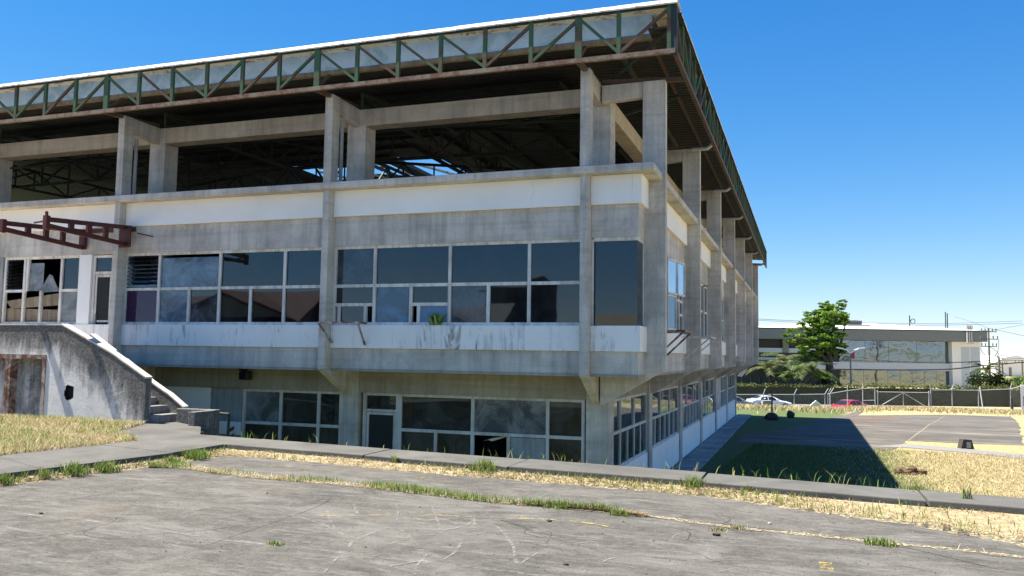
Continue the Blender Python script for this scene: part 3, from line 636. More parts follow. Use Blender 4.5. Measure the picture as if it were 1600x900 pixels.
# fins with their tapering corbels and roof brackets
def front_fin(x):
    me = MB()
    me.box(x-.085, x+.085, -.25, .30, ZB+.02, ZL-.17); me.box(x-.10, x+.10, -.25, .06, ZL-.17, 5.87)
    me.prism([(-.25, ZB+.02), (.30, ZB+.02), (.997, ZB-.015), (.997, -1.02), (.90, -1.02)], 'x', x-.085, x+.085)
    me.prism([(.06, 5.87), (.06, 5.50), (.997, 5.42), (.997, 5.86)], 'x', x-.08, x+.08)
    return part(me, 'fin', 'concrete', bevel=.01)
for x in FX: front_fin(x)
def side_fin(y):
    me = MB()
    me.box(-.30, .40, y-.10, y+.10, -.22, ZL-.17); me.box(-.08, .40, y-.105, y+.105, ZL-.17, 5.80)
    me.prism([(.40, -.22), (-.30, -.22), (-.967, ZB-.015), (-.967, -1.03), (-.90, -1.03), (.40, -.27)], 'y', y-.10, y+.10)
    me.prism([(-.08, 5.80), (-.08, 5.47), (-.967, 5.42), (-.967, 5.80)], 'y', y-.09, y+.09)
    return part(me, 'fin', 'concrete_dark' if False else 'concrete', bevel=.01)
for y in FY: side_fin(y)
for x in FX[1:3]: part(MB().tube([(x+.12, .14, 3.7), (x+.12, .14, 5.35)], .045, 8), 'rain_pipe', 'beige_panel')   # against the fins of the open storey
# bands between the fins
def bands(T, u0, u1, k):
    me = MB(T).box(u0, u1, .03, .22, ZB, ZW); part(me, 'lower_spandrel', 'concrete')
    me = MB(T).box(u0, u1, -.02, .20, ZW+.003, ZS-.02); part(me, 'sill_band', 'white_sill_paint', bevel=.008)
    me = MB(T).box(u0, u1, .03, .22, ZH+.02, ZU); part(me, 'upper_spandrel', 'concrete')
    me = MB(T).box(u0, u1, -.05, .20, ZU+.003, ZL-.15); part(me, 'white_band', 'white_paint', bevel=.008)
def ledge(T, u0, u1): part(MB(T).box(u0, u1, -.33, .25, ZL-.147, ZL), 'ledge', 'concrete', bevel=.012)
for a, c in zip(FX, FX[1:]): bands(TF, c+.088, a-.088, 0)
ledge(TF, XL, .33)
for a, c in zip(FY, FY[1:]): bands(TR, a+.103, c-.103, 0); 
part(MB().box(-.25, .33, .253, 38.1, ZL-.147, ZL-.001), 'ledge', 'concrete', bevel=.012)
# corner bay: the bands turn the corner
def corner(z0, z1, pr, name, mat):
    pts = [(X1+.088, pr), (0-pr, pr), (0-pr, Y1-.103), (-.2, Y1-.103), (-.2, .2), (X1+.088, .2)]
    part(MB().prism(pts, 'z', z0, z1), name, mat, bevel=.008)
corner(ZB, ZW, .03, 'lower_spandrel', 'concrete'); corner(ZW+.003, ZS-.02, -.02, 'sill_band', 'white_sill_paint')
corner(ZH+.02, ZU, .03, 'upper_spandrel', 'concrete'); corner(ZU+.003, ZL-.15, -.05, 'white_band', 'white_paint')
me = MB(); me.box(X1+.09, X1+.13, .06, .12, ZS, ZH); me.box(X1+.13, -.03, .05, .12, ZH-.05, ZH+.02); me.box(-.12, -.05, .12, Y1-.1, ZH-.05, ZH+.02); me.box(-.12, -.05, Y1-.15, Y1-.1, ZS, ZH-.05)
cw = part(me, 'corner_window', 'frame_paint')
part(MB().box(X1+.13, -.065, .085, .095, ZS-.02, ZH-.05), 'pane', 'glass_corner', cw); part(MB().box(-.075, -.065, .097, Y1-.15, ZS-.02, ZH-.05), 'pane', 'glass_corner', cw)

# window builder: bars and panes in facade coordinates
BW = .07
def window(T, bars_v, bars_h, panes, d=.06, name='window', mat='frame_paint', th=.07, label=None):
    me = MB(T)
    for u, z0, z1 in bars_v: me.box(u-BW/2, u+BW/2, d, d+th, z0, z1)
    for u0, u1, z in bars_h: me.box(u0, u1, d+.004, d+th-.004, z-BW/2, z+BW/2)
    wn = part(me, name, mat, label=label)
    for p in panes:
        u0, u1, z0, z1, mt = p[:5]; dd = d+.03
        ta, tb = random.uniform(-.008, .008)*(u1-u0), random.uniform(-.008, .008)*(z1-z0)
        vs = [(u, dd+.012+e+ta*(u-u0)/(u1-u0)+tb*(z-z0)/(z1-z0), z) for e in (0, .006) for u, z in ((u0, z0), (u1, z0), (u1, z1), (u0, z1))]
        part(MB(T).add(vs, [(0, 1, 2, 3), (7, 6, 5, 4), (0, 4, 5, 1), (1, 5, 6, 2), (2, 6, 7, 3), (3, 7, 4, 0)]), 'pane', mt, wn, p[5] if len(p) > 5 else None)
    return wn
def louvre(T, u0, u1, z0, z1, d, wn, n=8, mat='glass_upper'):
    me = MB(T)
    for k in range(n):
        z = z0 + (z1-z0)*k/n; me.add([(u0, d+.09, z), (u1, d+.09, z), (u1, d+.01, z+(z1-z0)/n*.75), (u0, d+.01, z+(z1-z0)/n*.75)], [(0, 1, 2, 3)])
        me.box(u0, u0+.03, d, d+.02, z, z+.03)
    o = part(me, 'louvre', mat, wn); return o
ZM = 1.485
def offs(x): return x
# bay between second and first front fin
v = [-7.0, -5.98, -4.15, -2.34, -1.20]
w2 = window(TF, [(v[0], ZS, ZH), (v[1], ZS, ZH), (v[2], ZS, ZH), (v[3], ZS, ZH), (v[4], ZS, ZH), (-5.07, ZS, ZM), (-3.25, ZS, ZM), (-6.87, ZS, 1.06), (-6.2, ZS, 1.06), (-4.88, ZS, 1.06)],
    [(v[0], v[4], ZH-.01), (v[0], v[4], ZM), (v[0], v[4], ZS+.01), (v[0], v[1], 1.06), (-5.07, v[2], 1.06)],
    [(-7, -5.98, ZM, ZH, 'glass_dirty'), (-5.98, -4.15, ZM, ZH, 'glass_upper'), (-4.15, -2.34, ZM, ZH, 'glass_upper'), (-2.34, -1.2, ZM, ZH, 'glass_upper'), (-7, -5.98, 1.06, ZM, 'glass_upper'), (-6.85, -6.2, ZS, 1.06, 'glass_upper'),
     (-5.98, -5.07, ZS, ZM, 'glass_blue_film', 'pane covered with crackled blue film'), (-5.07, -4.15, 1.06, ZM, 'glass_upper'), (-4.88, -4.15, ZS, 1.06, 'glass_sky_reflection'), (-4.15, -3.25, ZS, ZM, 'glass_dirty'), (-3.25, -2.34, ZS, ZM, 'glass_upper'), (-2.34, -1.2, ZS, ZM, 'glass_upper')])
# bay between third and second fin
v = [-13.05, -12.0, -10.18, -8.35, -7.34]
w1 = window(TF, [(q, ZS, ZH) for q in v] + [(q, ZS, ZM) for q in (-11.07, -9.28)], [(v[0], v[4], ZH-.01), (v[0], v[4], ZM), (v[0], v[4], ZS+.01)],
    [(-12.0, -10.18, ZM, ZH-.12, 'glass_smeared', 'pane smeared pale blue'), (-10.18, -8.35, ZM, ZH, 'glass_upper'), (-8.35, -7.34, ZM, ZH, 'glass_upper'), (-13.05, -12.0, ZS, ZM, 'glass_purple', 'dark purple pane'),
     (-12.0, -11.07, ZS, ZM, 'glass_smeared'), (-11.07, -10.18, ZS, ZM, 'glass_dirty'), (-10.18, -9.28, ZS, ZM, 'glass_upper'), (-9.28, -8.35, ZS, ZM, 'glass_upper'), (-8.35, -7.34, ZS, ZM, 'glass_upper')])
louvre(TF, -13.0, -12.03, ZM+.03, ZH-.05, .07, w1)
part(MB(TF).box(-12.5, -12.03, .34, .36, ZM, ZH), 'curtain', 'beige_panel', w1)
# bay left of the third fin: door beside a broken window
me = MB(TF).box(-14.52, -14.12, .0, .2, -.19, ZH+.018); part(me, 'pilaster', 'white_paint')
dr = MB(TF); dr.box(-14.11, -14.04, .06, .14, -.19, ZH); dr.box(-13.5, -13.42, .06, .14, -.19, ZH); dr.box(-14.04, -13.5, .064, .136, ZH-.06, ZH); dr.box(-14.04, -13.5, .064, .136, 1.88, 1.95)
dr = part(dr, 'door_frame', 'frame_paint'); part(MB(TF).box(-14.04, -13.5, .09, .10, 1.95, ZH-.06), 'transom_pane', 'glass_upper', dr)
dl = MB(TF); dl.box(-14.03, -13.98, .08, .12, -.19, 1.87); dl.box(-13.56, -13.51, .08, .12, -.19, 1.87); dl.box(-13.98, -13.56, .084, .116, 1.81, 1.87); dl.box(-13.98, -13.56, .084, .116, .66, .71)
dl = part(dl, 'door', 'frame_paint'); part(MB(TF).box(-13.98, -13.56, .095, .105, -.18, 1.81), 'pane', 'door_dark', dl); part(MB(TF).box(-14.02, -13.94, .05, .08, .62, .86), 'handle', 'beige_panel', dl)
part(MB(TF).box(-13.42, -13.2, .03, .2, -.4, ZH+.01), 'door_jamb', 'concrete')
v = [-17.15, -16.46, -15.18, -14.56]
w0 = window(TF, [(v[0], ZS, ZH), (v[1], ZS, ZH), (v[2], ZS, ZH), (v[3], ZS, ZH), (-15.86, ZS, ZM), (-16.36, ZM, ZH)], [(v[0], v[3], ZH-.01), (v[0], -16.4, ZM), (v[2], v[3], ZM), (v[0], v[3], ZS+.01)],
    [(-15.18, -14.56, ZM, ZH, 'glass_upper'), (-15.18, -14.56, ZS, ZM, 'glass_dusty', 'pale boarded pane'), (-16.36, -15.83, ZM, ZH-.15, 'glass_dusty', 'pale loose pane')], label='broken window with jagged glass left')
louvre(TF, -17.1, -16.5, ZM+.03, ZH-.05, .07, w0, 9)
me = MB(TF); me.prism([(-15.95, ZM-.05), (-15.2, ZM-.02), (-15.35, ZM+.12), (-15.52, ZM+.40), (-15.62, ZM+.43), (-15.75, ZM+.25)], 'y', .095, .103); part(me, 'glass_shard', 'glass_dusty', w0)
me = MB(TF)
me.prism([(-17.1, 1.22), (-15.2, 1.42), (-15.2, 1.10), (-16.9, 1.02)], 'y', .10, .108); me.prism([(-17.1, 1.03), (-15.2, .98), (-15.2, .62), (-17.1, .62)], 'y', .14, .148); part(me, 'fallen_board', 'beige_board', w0)
part(MB(TF).box(-18.2, -17.2, .02, .2, .6, ZH+.018), 'pilaster', 'beige_panel')
for i in (3, 4):                                            # further bays, out of the frame to the left
    a, c = FX[i], FX[i+1]; u0, u1 = (c+.1, a-.1)
    vs = [u0+(u1-u0)*q/4 for q in range(5)]
    window(TF, [(q, ZS, ZH) for q in vs], [(u0, u1, ZH-.01), (u0, u1, ZM), (u0, u1, ZS+.01)], [(u0, u1, ZS, ZH, 'glass_upper')])
# right facade, upper windows
for i in range(6):
    a, c = FY[i]+.13, FY[i+1]-.13
    if i == 0:
        vs = [a, 2.0, 3.3, 4.75, 6.05, c-.02]
        wn = window(TR, [(q, ZS, ZH) for q in vs] + [(q, ZS, ZM) for q in (4.0, 5.4)], [(a, c, ZH-.01), (a, c, ZM), (a, c, ZS+.01), (6.05, c, 1.12)],
            [(a, 3.3, ZS, ZH, 'glass_upper'), (4.0, 4.75, ZS, ZM, 'glass_upper'), (4.75, 6.05, ZM, ZH, 'glass_upper'), (6.05, c, ZS, ZH, 'glass_upper'), (4.75, 6.05, ZS, ZM, 'glass_upper')])
        def TO(u, d, z): return (.03+math.sin(.16)*(u-3.35), 3.35+math.cos(.16)*(u-3.35), z)   # two casements swung out
        for u0, u1, z0, z1 in ((3.36, 4.1, ZM+.03, ZH-.05), (4.14, 4.72, ZM+.03, ZH-.05), (3.36, 4.0, ZS+.03, ZM-.03)):
            me = MB(TO); me.box(u0, u0+.05, 0, 0, z0, z1)
            me = MB()
            for (p, q) in (((u0, z0), (u1, z0)), ((u1, z0), (u1, z1)), ((u1, z1), (u0, z1)), ((u0, z1), (u0, z0))): me.beam(TO(p[0], 0, p[1]), TO(q[0], 0, q[1]), .045)
            cs = part(me, 'casement', 'frame_paint', wn)
            me = MB(); me.add([TO(u0, 0, z0), TO(u1, 0, z0), TO(u1, 0, z1), TO(u0, 0, z1)], [(0, 1, 2, 3)])
            part(me, 'pane', 'glass_sky_reflection', wn)
    elif i == 1:
        vs = [a, a+1.2, 9.4, 10.9, 11.9, c-.02]
        wn = window(TR, [(q, ZS-.03, ZH) for q in vs], [(a, c, ZH-.01), (10.9, c, ZM), (a, 9.4, ZM), (a, c, ZS+.01)], [(a, 9.4, ZS, ZH, 'glass_upper'), (10.9, c, ZS, ZH, 'glass_upper')], label='window standing open')
        me = MB()
        for z0, z1 in ((.66, 2.28),):
            P = [(.02, 10.9, z0), (.62, 10.4, z0), (.62, 10.4, z1), (.02, 10.9, z1)]
            for p, q in zip(P, P[1:]+P[:1]): me.beam(p, q, .05)
        part(me, 'casement', 'frame_paint', wn)
    else:
        n = 6; vs = [a+(c-a)*q/n for q in range(n+1)]
        wn = window(TR, [(q, ZS, ZH) for q in vs], [(a, c, ZH-.01), (a, c, ZM), (a, c, ZS+.01)], [(a, c, ZS, ZM, 'glass_upper'), (a, vs[2], ZM, ZH, 'glass_upper')])
        louvre(TR, vs[2]+.02, c-.04, ZM+.03, ZH-.05, .07, wn, 9)

# ground floor, front
D = 1.10; zt, zm, zb = -.95, -1.78, -2.62
def LF(u, d, z): return (u, D+d, z)
dr = MB(LF); dr.box(-6.76, -6.68, 0, .08, -3.58, zt); dr.box(-5.90, -5.82, 0, .08, -3.58, zt); dr.box(-6.68, -5.9, .004, .076, zt-.06, zt); dr.box(-6.68, -5.9, .004, .076, -1.39, -1.33)
dr = part(dr, 'door_frame', 'pale_steel'); part(MB(LF).box(-6.68, -5.9, .03, .04, -1.33, zt-.06), 'transom_pane', 'glass_lower', dr)
dl = MB(LF); dl.box(-6.67, -6.61, .02, .06, -3.56, -1.40); dl.box(-5.97, -5.91, .02, .06, -3.56, -1.4); dl.box(-6.61, -5.97, .024, .056, -1.46, -1.40); dl = part(dl, 'door', 'pale_steel'); part(MB(LF).box(-6.61, -5.97, .035, .045, -3.56, -1.46), 'pane', 'door_dark', dl)
v = [-5.79, -3.98, -2.22, -1.42]
wl_ = window(LF, [(q, zb-.9, zt) for q in v] + [(-4.88, zb-.9, zm), (-3.12, zb-.9, zm)], [(v[0], v[3], zt-.03), (v[0], v[3], zm)],
    [(v[0], v[1], zm, zt, 'glass_lower'), (v[1], v[2], zm, zt, 'glass_dusty', 'pane painted over in grey'), (v[2], v[3], zm, zt, 'glass_lower'), (v[0], -4.88, zb-.9, zm, 'glass_lower'), (-4.88, v[1], zb-.9, zm, 'glass_lower'), (-3.12, -2.28, zb-.9, zm-.05, 'grey_panel', 'grey board in place of glass'), (v[2], v[3], zb-.9, zm, 'glass_lower')], d=0, mat='pale_steel')
part(MB(LF).prism([(-3.85, zm-.20), (-3.6, zm-.12), (-3.25, zm-.05), (-3.3, zm-.09), (-3.62, zm-.19), (-3.7, zm-.16)], 'y', .3, .32), 'glass_shard', 'white_paint', wl_)
me = MB(LF)
for k in range(15):
    u = -5.55+k*.105; me.add([(u, .11, zm+.04), (u+.085, .15, zm+.04), (u+.085, .15, zt-.05), (u, .11, zt-.05)], [(0, 1, 2, 3)])
part(me, 'vertical_blind', 'blind', wl_)
part(MB(LF).box(-5.85, -5.6, .25, .28, -3.5, zt), 'curtain', 'beige_board', wl_); part(MB(LF).box(-5.6, -3.99, .12, .14, -3.5, zm-.05), 'inner_board', 'beige_board', wl_); part(MB(LF).box(-2.2, -1.4, .12, .14, -3.5, zt-.05), 'inner_board', 'beige_board', wl_)
part(MB(LF).box(-1.36+.02, -.99, 0, .1, -3.58, zt), 'wall_strip', 'concrete') if False else None
v = [-10.12, -9.05, -7.98, -7.36]
wl2 = window(LF, [(q, zb-.9, zt) for q in v], [(v[0], v[3], zt-.03), (v[0], v[3], zm)], [(v[0], v[1], zm, zt, 'glass_dusty'), (v[1], v[2], zm, zt, 'glass_lower'), (v[2], v[3], zm, zt, 'glass_lower'), (v[0], v[3], zb-.9, zm, 'glass_lower')], d=0, mat='pale_steel')
me = MB(LF)
for k in range(11):
    u = -8.95+k*.09; me.add([(u, .11, zm+.04), (u+.07, .15, zm+.04), (u+.07, .15, zt-.05), (u, .11, zt-.05)], [(0, 1, 2, 3)])
part(me, 'vertical_blind', 'blind', wl2)
part(MB(LF).box(-7.7, -7.4, .3, .33, -3.5, zt), 'inner_board', 'beige_board', wl2); part(MB(LF).box(-10.1, -7.36, .14, .16, -3.5, zm), 'inner_board', 'beige_board', wl2)
part(MB(LF).box(-11.15, -10.16, .02, .12, -3.58, zt), 'wall_panel', 'grey_panel'); part(MB(LF).box(-13.0, -11.15, .0, .1, -3.58, zt+.02), 'wall_panel', 'white_paint')
part(MB(LF).box(-11.12, -10.2, -.02, .02, -2.1, -1.78), 'wall_panel', 'white_paint'); part(MB(LF).box(-31, -13.0, .0, .1, -3.58, zt), 'wall_panel', 'concrete_dark')
part(MB(LF).box(-12.6, -11.2, -.22, -.02, -1.75, -1.55), 'shelf_recess', 'far_dark') if False else None
# ground floor, right side
def LR(u, d, z): return (-1.05-d, u, z)
for i in range(6):
    a, c = (1.54 if i == 0 else FY[i]+.26), FY[i+1]-.26
    part(MB(LR).box(a, c, -.03, .12, -3.58, zb), 'plinth_wall', 'white_paint')
    if i == 4:                                              # doorway bay
        part(MB(LR).box(a, a+2.6, -.01, .1, zb+.002, -1.0), 'wall_panel', 'concrete'); vs = [a+2.7, a+3.6, a+4.5, c]
    else: vs = [a+(c-a)*q/6 for q in range(7)]
    up = [q for k, q in enumerate(vs) if k % 2 == 0 or i == 4]
    wn = window(LR, [(q, zb, zm) for q in vs] + [(q, zm, -1.0) for q in up], [(vs[0], vs[-1], -1.02), (vs[0], vs[-1], zm), (vs[0], vs[-1], zb+.03)], [(vs[0], vs[-1], zb, zm, 'glass_lower'), (vs[0], vs[-1], zm, -1.0, 'glass_lower')], d=0, mat='pale_steel')
    if i < 2: part(MB(LR).box(a+.1, a+1.5+i, .4, .43, zm, -1.0), 'curtain', 'beige_board', wn)
    part(MB(LR).box(vs[0]+.5, vs[-1]-.4, 1.0, 1.03, zb, zm-.1), 'inner_board', 'concrete_interior', wn)

# ------------------------------------------------------------------ truss at the roof edge, roof and hall trusses
FO = .81
def truss(T, us, u_end, diag, name, majors):
    me = MB(T); me.box(us[-1], u_end, -FO-.04, -FO+.04, RB-.045, RB+.045); tr = part(me, name, 'chord_steel')
    part(MB(T).box(us[-1], u_end, -FO-.03, -FO+.04, RTP-.11, RTP-.02), 'top_chord', 'dark_steel', tr)
    for k, u in enumerate(us):
        wdt = .085 if any(abs(u-q) < .1 for q in majors) else .05
        part(MB(T).box(u-wdt, u+wdt*.6, -FO-.03, -FO+.035, RB+.045, RTP-.11), 'post', 'green_steel', tr)
    for k, (ua, ub) in enumerate(zip(us, us[1:])):          # ua is the right-hand end seen from outside
        s = diag(k); pa = T(ua, -FO, RB+.07 if s > 0 else RTP-.14); pb = T(ub, -FO, RTP-.14 if s > 0 else RB+.07)
        part(MB().beam(pa, pb, .055, .055), 'diagonal', 'green_steel' if (k*7) % 3 else 'brown_steel', tr)
    return tr
us = [.72, -.26] + [X1+.02-k*1.0 for k in range(31)]
pat = {0: -1, 1: 1, 2: -1, 3: -1, 4: 1, 5: 1, 6: 1, 7: 1, 8: -1, 9: -1, 10: -1, 11: 1, 12: 1, 13: 1, 14: -1, 15: -1, 16: -1, 17: 1, 18: 1, 19: 1}
tr1 = truss(TF, us, .83, lambda k: pat.get(k, 1 if (k//3) % 2 else -1), 'edge_truss', [x for x in FX])
ur = [-.72+k*1.0 for k in range(41)]
def TRr(u, d, z): return (-d, u, z)
me = MB(TRr); me.box(-.77, YE, -FO-.04, -FO+.04, RB-.045, RB+.045); tr2 = part(me, 'edge_truss', 'brown_steel')
part(MB(TRr).box(-.76, YE, -FO-.03, -FO+.04, RTP-.11, RTP-.02), 'top_chord', 'dark_steel', tr2)
for k, u in enumerate(ur):
    part(MB(TRr).box(u-.05, u+.03, -FO-.03, -FO+.035, RB+.045, RTP-.11), 'post', 'green_steel', tr2)
for k, (ua, ub) in enumerate(zip(ur, ur[1:])):
    s = 1 if (k//3) % 2 else -1
    part(MB().beam(TRr(ua, -FO, RB+.07 if s > 0 else RTP-.14), TRr(ub, -FO, RTP-.14 if s > 0 else RB+.07), .055), 'diagonal', 'green_steel' if k % 4 else 'brown_steel', tr2)
# cap flashing with a turned-down lip
def cap(T, u0, u1):
    me = MB(T); segs = int(abs(u1-u0)/2.4)+1
    for k in range(segs):
        a = u0+(u1-u0)*k/segs; c = u0+(u1-u0)*(k+1)/segs; dz = random.uniform(-.008, .008)
        me.prism([], 'x', 0, 0) if False else None
        prof = [(-FO-.07, RTP-.10+dz), (-FO-.075, RTP-.07+dz), (-FO-.03, RTP+.01+dz), (-FO+.505, RTP+.015), (-FO+.505, RTP-.01), (-FO-.02, RTP-.018+dz)]
        n = len(prof); vs = [(a, d, z) for d, z in prof] + [(c-.006, d, z) for d, z in prof]
        me.add(vs, [tuple(range(n)), tuple(range(2*n-1, n-1, -1))] + [(i, i+n, (i+1) % n+n, (i+1) % n) for i in range(n)])
    part(me, 'roof_cap', 'roof_cap')
cap(TF, XL, .88); cap(TRr, -.30, YE)
# pale sheet fascia inside the truss, its board and the corner posts
part(MB().add([(XL, -.315, 6.42), (.30, -.315, 6.42), (.30, -.315, RTP-.004), (XL, -.315, RTP-.004)], [(0, 1, 2, 3)]), 'fascia_sheet', 'fascia_panel'); part(MB().box(XL, .34, -.30, -.20, 6.31, 6.42), 'fascia_board', 'beige_board')
part(MB().box(.295, .315, -.29, YE, 6.42, RTP-.03), 'fascia_sheet', 'roof_deck'); part(MB().box(.20, .30, -.19, YE, 6.31, 6.42), 'fascia_board', 'brown_steel')
part(MB().box(.30, .78, -.80, YE, 6.30, 6.33), 'eave_soffit', 'roof_deck')
part(MB().box(.74, .86, -.83, -.70, RB-.05, RTP-.1), 'corner_post', 'dark_steel')
# eave top sheet

# hip roof deck with missing sheets near its middle
def deck_z(x, y): return 6.34 + .115*min(y+.3, .35-x, YE-.3-y, x-XL)
me = MB(); sx = [(.30 - i*1.05) for i in range(31)]; sy = [-.28 + i*1.32 for i in range(31)]
holes = 0
def is_hole(x, y): return (-17.5 < x < -9.8 and 13.2 < y < 21.5) and not (abs(x+12.6) < .5 or abs(y-17.6) < .5)
for i in range(30):
    for j in range(30):
        xm, ym = (sx[i]+sx[i+1])/2, (sy[j]+sy[j+1])/2
        if is_hole(xm, ym): continue
        q = [(sx[i], sy[j]), (sx[i+1], sy[j]), (sx[i+1], sy[j+1]), (sx[i], sy[j+1])]
        me.add([(x, y, deck_z(x, y)) for x, y in q], [(0, 1, 2), (0, 2, 3)] if (xm < -15) == (ym < 19) else [(0, 1, 3), (1, 2, 3)])
part(me, 'roof', 'roof_deck')
me = MB()                                                   # purlins under the deck
for k in range(20):
    y = .6+k*1.95; d = min(y+.3, YE-.3-y); x1, x0 = .35-d, XL+d
    if x1 > x0: part(MB().beam((x0, y, deck_z((x0+x1)/2, y)-.09), (x1, y, deck_z((x0+x1)/2, y)-.09), .07, .14), 'purlin', 'dark_steel')
for k in range(8):
    x = -.5-k*1.95; d = .35-x; part(MB().beam((x, -.3+d, deck_z(x, 19)-.09), (x, YE-.3-d, deck_z(x, 19)-.09), .07, .14), 'purlin', 'dark_steel')
def hall_truss(p0, p1, n, depth=1.0, z0=6.0):
    me = MB(); p0 = Vector(p0); p1 = Vector(p1)
    top = [p0.lerp(p1, k/n) for k in range(n+1)]; top = [Vector((p.x, p.y, deck_z(p.x, p.y)-.22)) for p in top]; bot = [Vector((p.x, p.y, z0+.45*min(k, n-k)/n)) for k, p in enumerate(top)]
    for k in range(n):
        me.beam(top[k], top[k+1], .10); me.beam(bot[k], bot[k+1], .09)
        me.beam(bot[k], top[k+1], .055) if k % 2 else me.beam(top[k], bot[k+1], .055)
        me.beam(bot[k], top[k], .05)
    part(me, 'hall_truss', 'dark_steel')
for y in FY[1:5]: hall_truss((-1.2, y, 0), (XL+.5, y, 0), 22)
for x in FX[1:5]: hall_truss((x, 1.25, 0), (x, 36, 0), 22)
me = MB()
for (p, q) in [((-13.1, 1.3, 5.5), (-8, 7, 6.9)), ((-7.1, 1.3, 5.5), (-12, 8, 7.0)), ((-7.1, 1.3, 5.5), (-2.5, 6, 6.6)), ((-1.2, 1.3, 5.5), (-6, 7, 6.9)), ((-19, 1.3, 5.2), (-14, 8, 7.0)), ((-13.1, 1.3, 5.2), (-18, 8, 7)), ((-19, 6, 5.6), (-10, 6.2, 5.9)), ((-1.1, 1.2, 5.86), (.70, -.7, 6.3)), ((-1.0, 3.4, 5.9), (.3, 3.5, 6.3))]:
    part(MB().beam(p, q, .06), 'brace', 'dark_steel')
me = MB()
for k in range(7): part(MB().beam((-19+k*1.6, 15.2, 8.0+.02*k), (-17.6+k*1.6, 21.5, 8.25), .22, .05), 'loose_sheet', 'roof_cap')
me = MB()                                                   # brackets tying the bottom chord to the columns
for x in FX: part(MB().beam((x, -.81, RB-.02), (x, 1.0, 5.93), .09).beam((x, -.81, RB+.02), (x, -.2, 6.36), .06), 'eave_bracket', 'brown_steel')
for y in FY: part(MB().beam((.81, y, RB-.03), (-.97, y, 5.90), .09), 'eave_bracket', 'brown_steel')
for y in FY[1:]: part(MB().tube([(.2, y-.3, 5.72), (.62, y-.3, 5.72), (.80, y-.3, 5.86)], .05, 8), 'roof_outlet', 'galvanised')

# ------------------------------------------------------------------ stair at the left
st = thing('concrete_stair', (-11, -2.5, LOT), 'mouldy white concrete stair with sloping parapets climbing to the upper door at left', 'stair')
YF = -2.94; LZ = -.2
prof = [(-30, .47), (-11.75, .47), (-10.45, -.08), (-10.36, -.12), (-9.45, -.60)]
def ptop(x):
    for (a, za), (c, zc) in zip(prof, prof[1:]):
        if a <= x <= c: return za+(zc-za)*(x-a)/(c-a)
# wall face as a fine grid so the wear can follow its top edge; the doorway and the broken hole are real recesses
def wall_grid(name, x0, x1, y0, y1, topf, zlow, mat, wearf, skip=None, nx=90, nz=26):
    vs = []; fs = []; wear = []
    for i in range(nx+1):
        x = x0+(x1-x0)*i/nx; t = topf(x)
        for j in range(nz+1):
            z = zlow+(t-zlow)*j/nz; vs.append((x, y0, z)); wear.append(wearf(x, z, t))
    n0 = len(vs)
    for i in range(nx+1):
        x = x0+(x1-x0)*i/nx; t = topf(x); vs.append((x, y1, t)); wear.append(.55); vs.append((x, y1, zlow)); wear.append(.2)
    for i in range(nx):
        for j in range(nz):
            xm = x0+(x1-x0)*(i+.5)/nx; zm_ = vs[i*(nz+1)+j][2]
            if skip and skip(xm, (vs[i*(nz+1)+j][2]+vs[i*(nz+1)+j+1][2])/2): continue
            a = i*(nz+1)+j; fs.append((a, a+nz+1, a+nz+2, a+1))
        a = i*(nz+1)+nz; c = a+nz+1; fs.append((a, c, n0+2*(i+1), n0+2*i)); fs.append((n0+2*i, n0+2*i+2, n0+2*i+3, n0+2*i+1))
    fs.append(tuple([nx*(nz+1)+j for j in range(nz+1)] + [n0+2*nx, n0+2*nx+1]))
    me = MB().add(vs, fs); o = me.build(name, mat, st)
    a = o.data.attributes.new('wear', 'FLOAT', 'POINT'); a.data.foreach_set('value', wear); return o
def wf(x, z, t):
    d = t-z; edge = max(0, (x+10.0)/.55) if x > -10.0 else 0
    sl = 1.0 if x > -11.75 else .62
    return max(0, 1-d/(1.25*sl))*.72 + .12*min(1, edge)
sk = lambda x, z: (x < -12.12 and z < -.16) or (((x+11.45)/.13)**2+((z+.93)/.16)**2 < 1+.2*math.sin(x*37+z*23)) and z < -.62
wall_grid('parapet', -19, -9.45, YF, YF+.16, ptop, LOT-.02, 'mould_wall', wf, sk, 300, 80)
pr2 = [(-14.0, .30), (-11.75, .28), (-10.9, -.2), (-10.07, -.70), (-9.69, -.90), (-9.57, -.95), (-9.15, -1.22)]
def ptop2(x):
    for (a, za), (c, zc) in zip(pr2, pr2[1:]):
        if a <= x <= c: return za+(zc-za)*(x-a)/(c-a)
wall_grid('parapet', -11.8, -9.15, -2.18, -2.04, ptop2, LOT-.6, 'mould_wall', lambda x, z, t: max(0, 1-(t-z)/.8)*.45+.1, None, 40, 14)
for pr, y0, y1 in ((prof, YF-.012, YF+.172), (pr2[1:], -2.19, -2.03)):   # bright worn coping
    me = MB()
    for (a, za), (c, zc) in zip(pr, pr[1:]):
        a = max(a, -19); me.add([(a, y0, za+.002), (c, y0, zc+.002), (c, y1, zc+.002), (a, y1, za+.002), (a, y0, za+.035), (c, y0, zc+.035), (c, y1, zc+.035), (a, y1, za+.035)], [(0,3,2,1),(4,5,6,7),(0,1,5,4),(1,2,6,5),(2,3,7,6),(3,0,4,7)])
    part(me, 'coping', 'concrete', st)
me = MB(); n = 8
for k in range(n):
    x = -9.25-.29*k; z1 = -1.495+(LZ+1.495)*(k+1)/n
    me.box(-19, x, YF+.165, -2.185, z1-(LZ+1.495)/n - (.0 if k else .1), z1)
part(me, 'steps', 'concrete_dark', st, bevel=.012)
part(MB().box(-19, -13.2, -2.18, -.03, -.45, LZ-.002), 'landing', 'concrete', st)
part(MB().box(-12.9, -11.8, -2.18, -2.04, -.45, .28), 'parapet', 'concrete', st)
me = MB()                                                   # low wall that turns round the sunken yard edge
me.box(-9.16, -8.2, -2.36, -2.2, -2.2, -1.215); part(me, 'low_wall', 'mould_wall', st, bevel=.015)
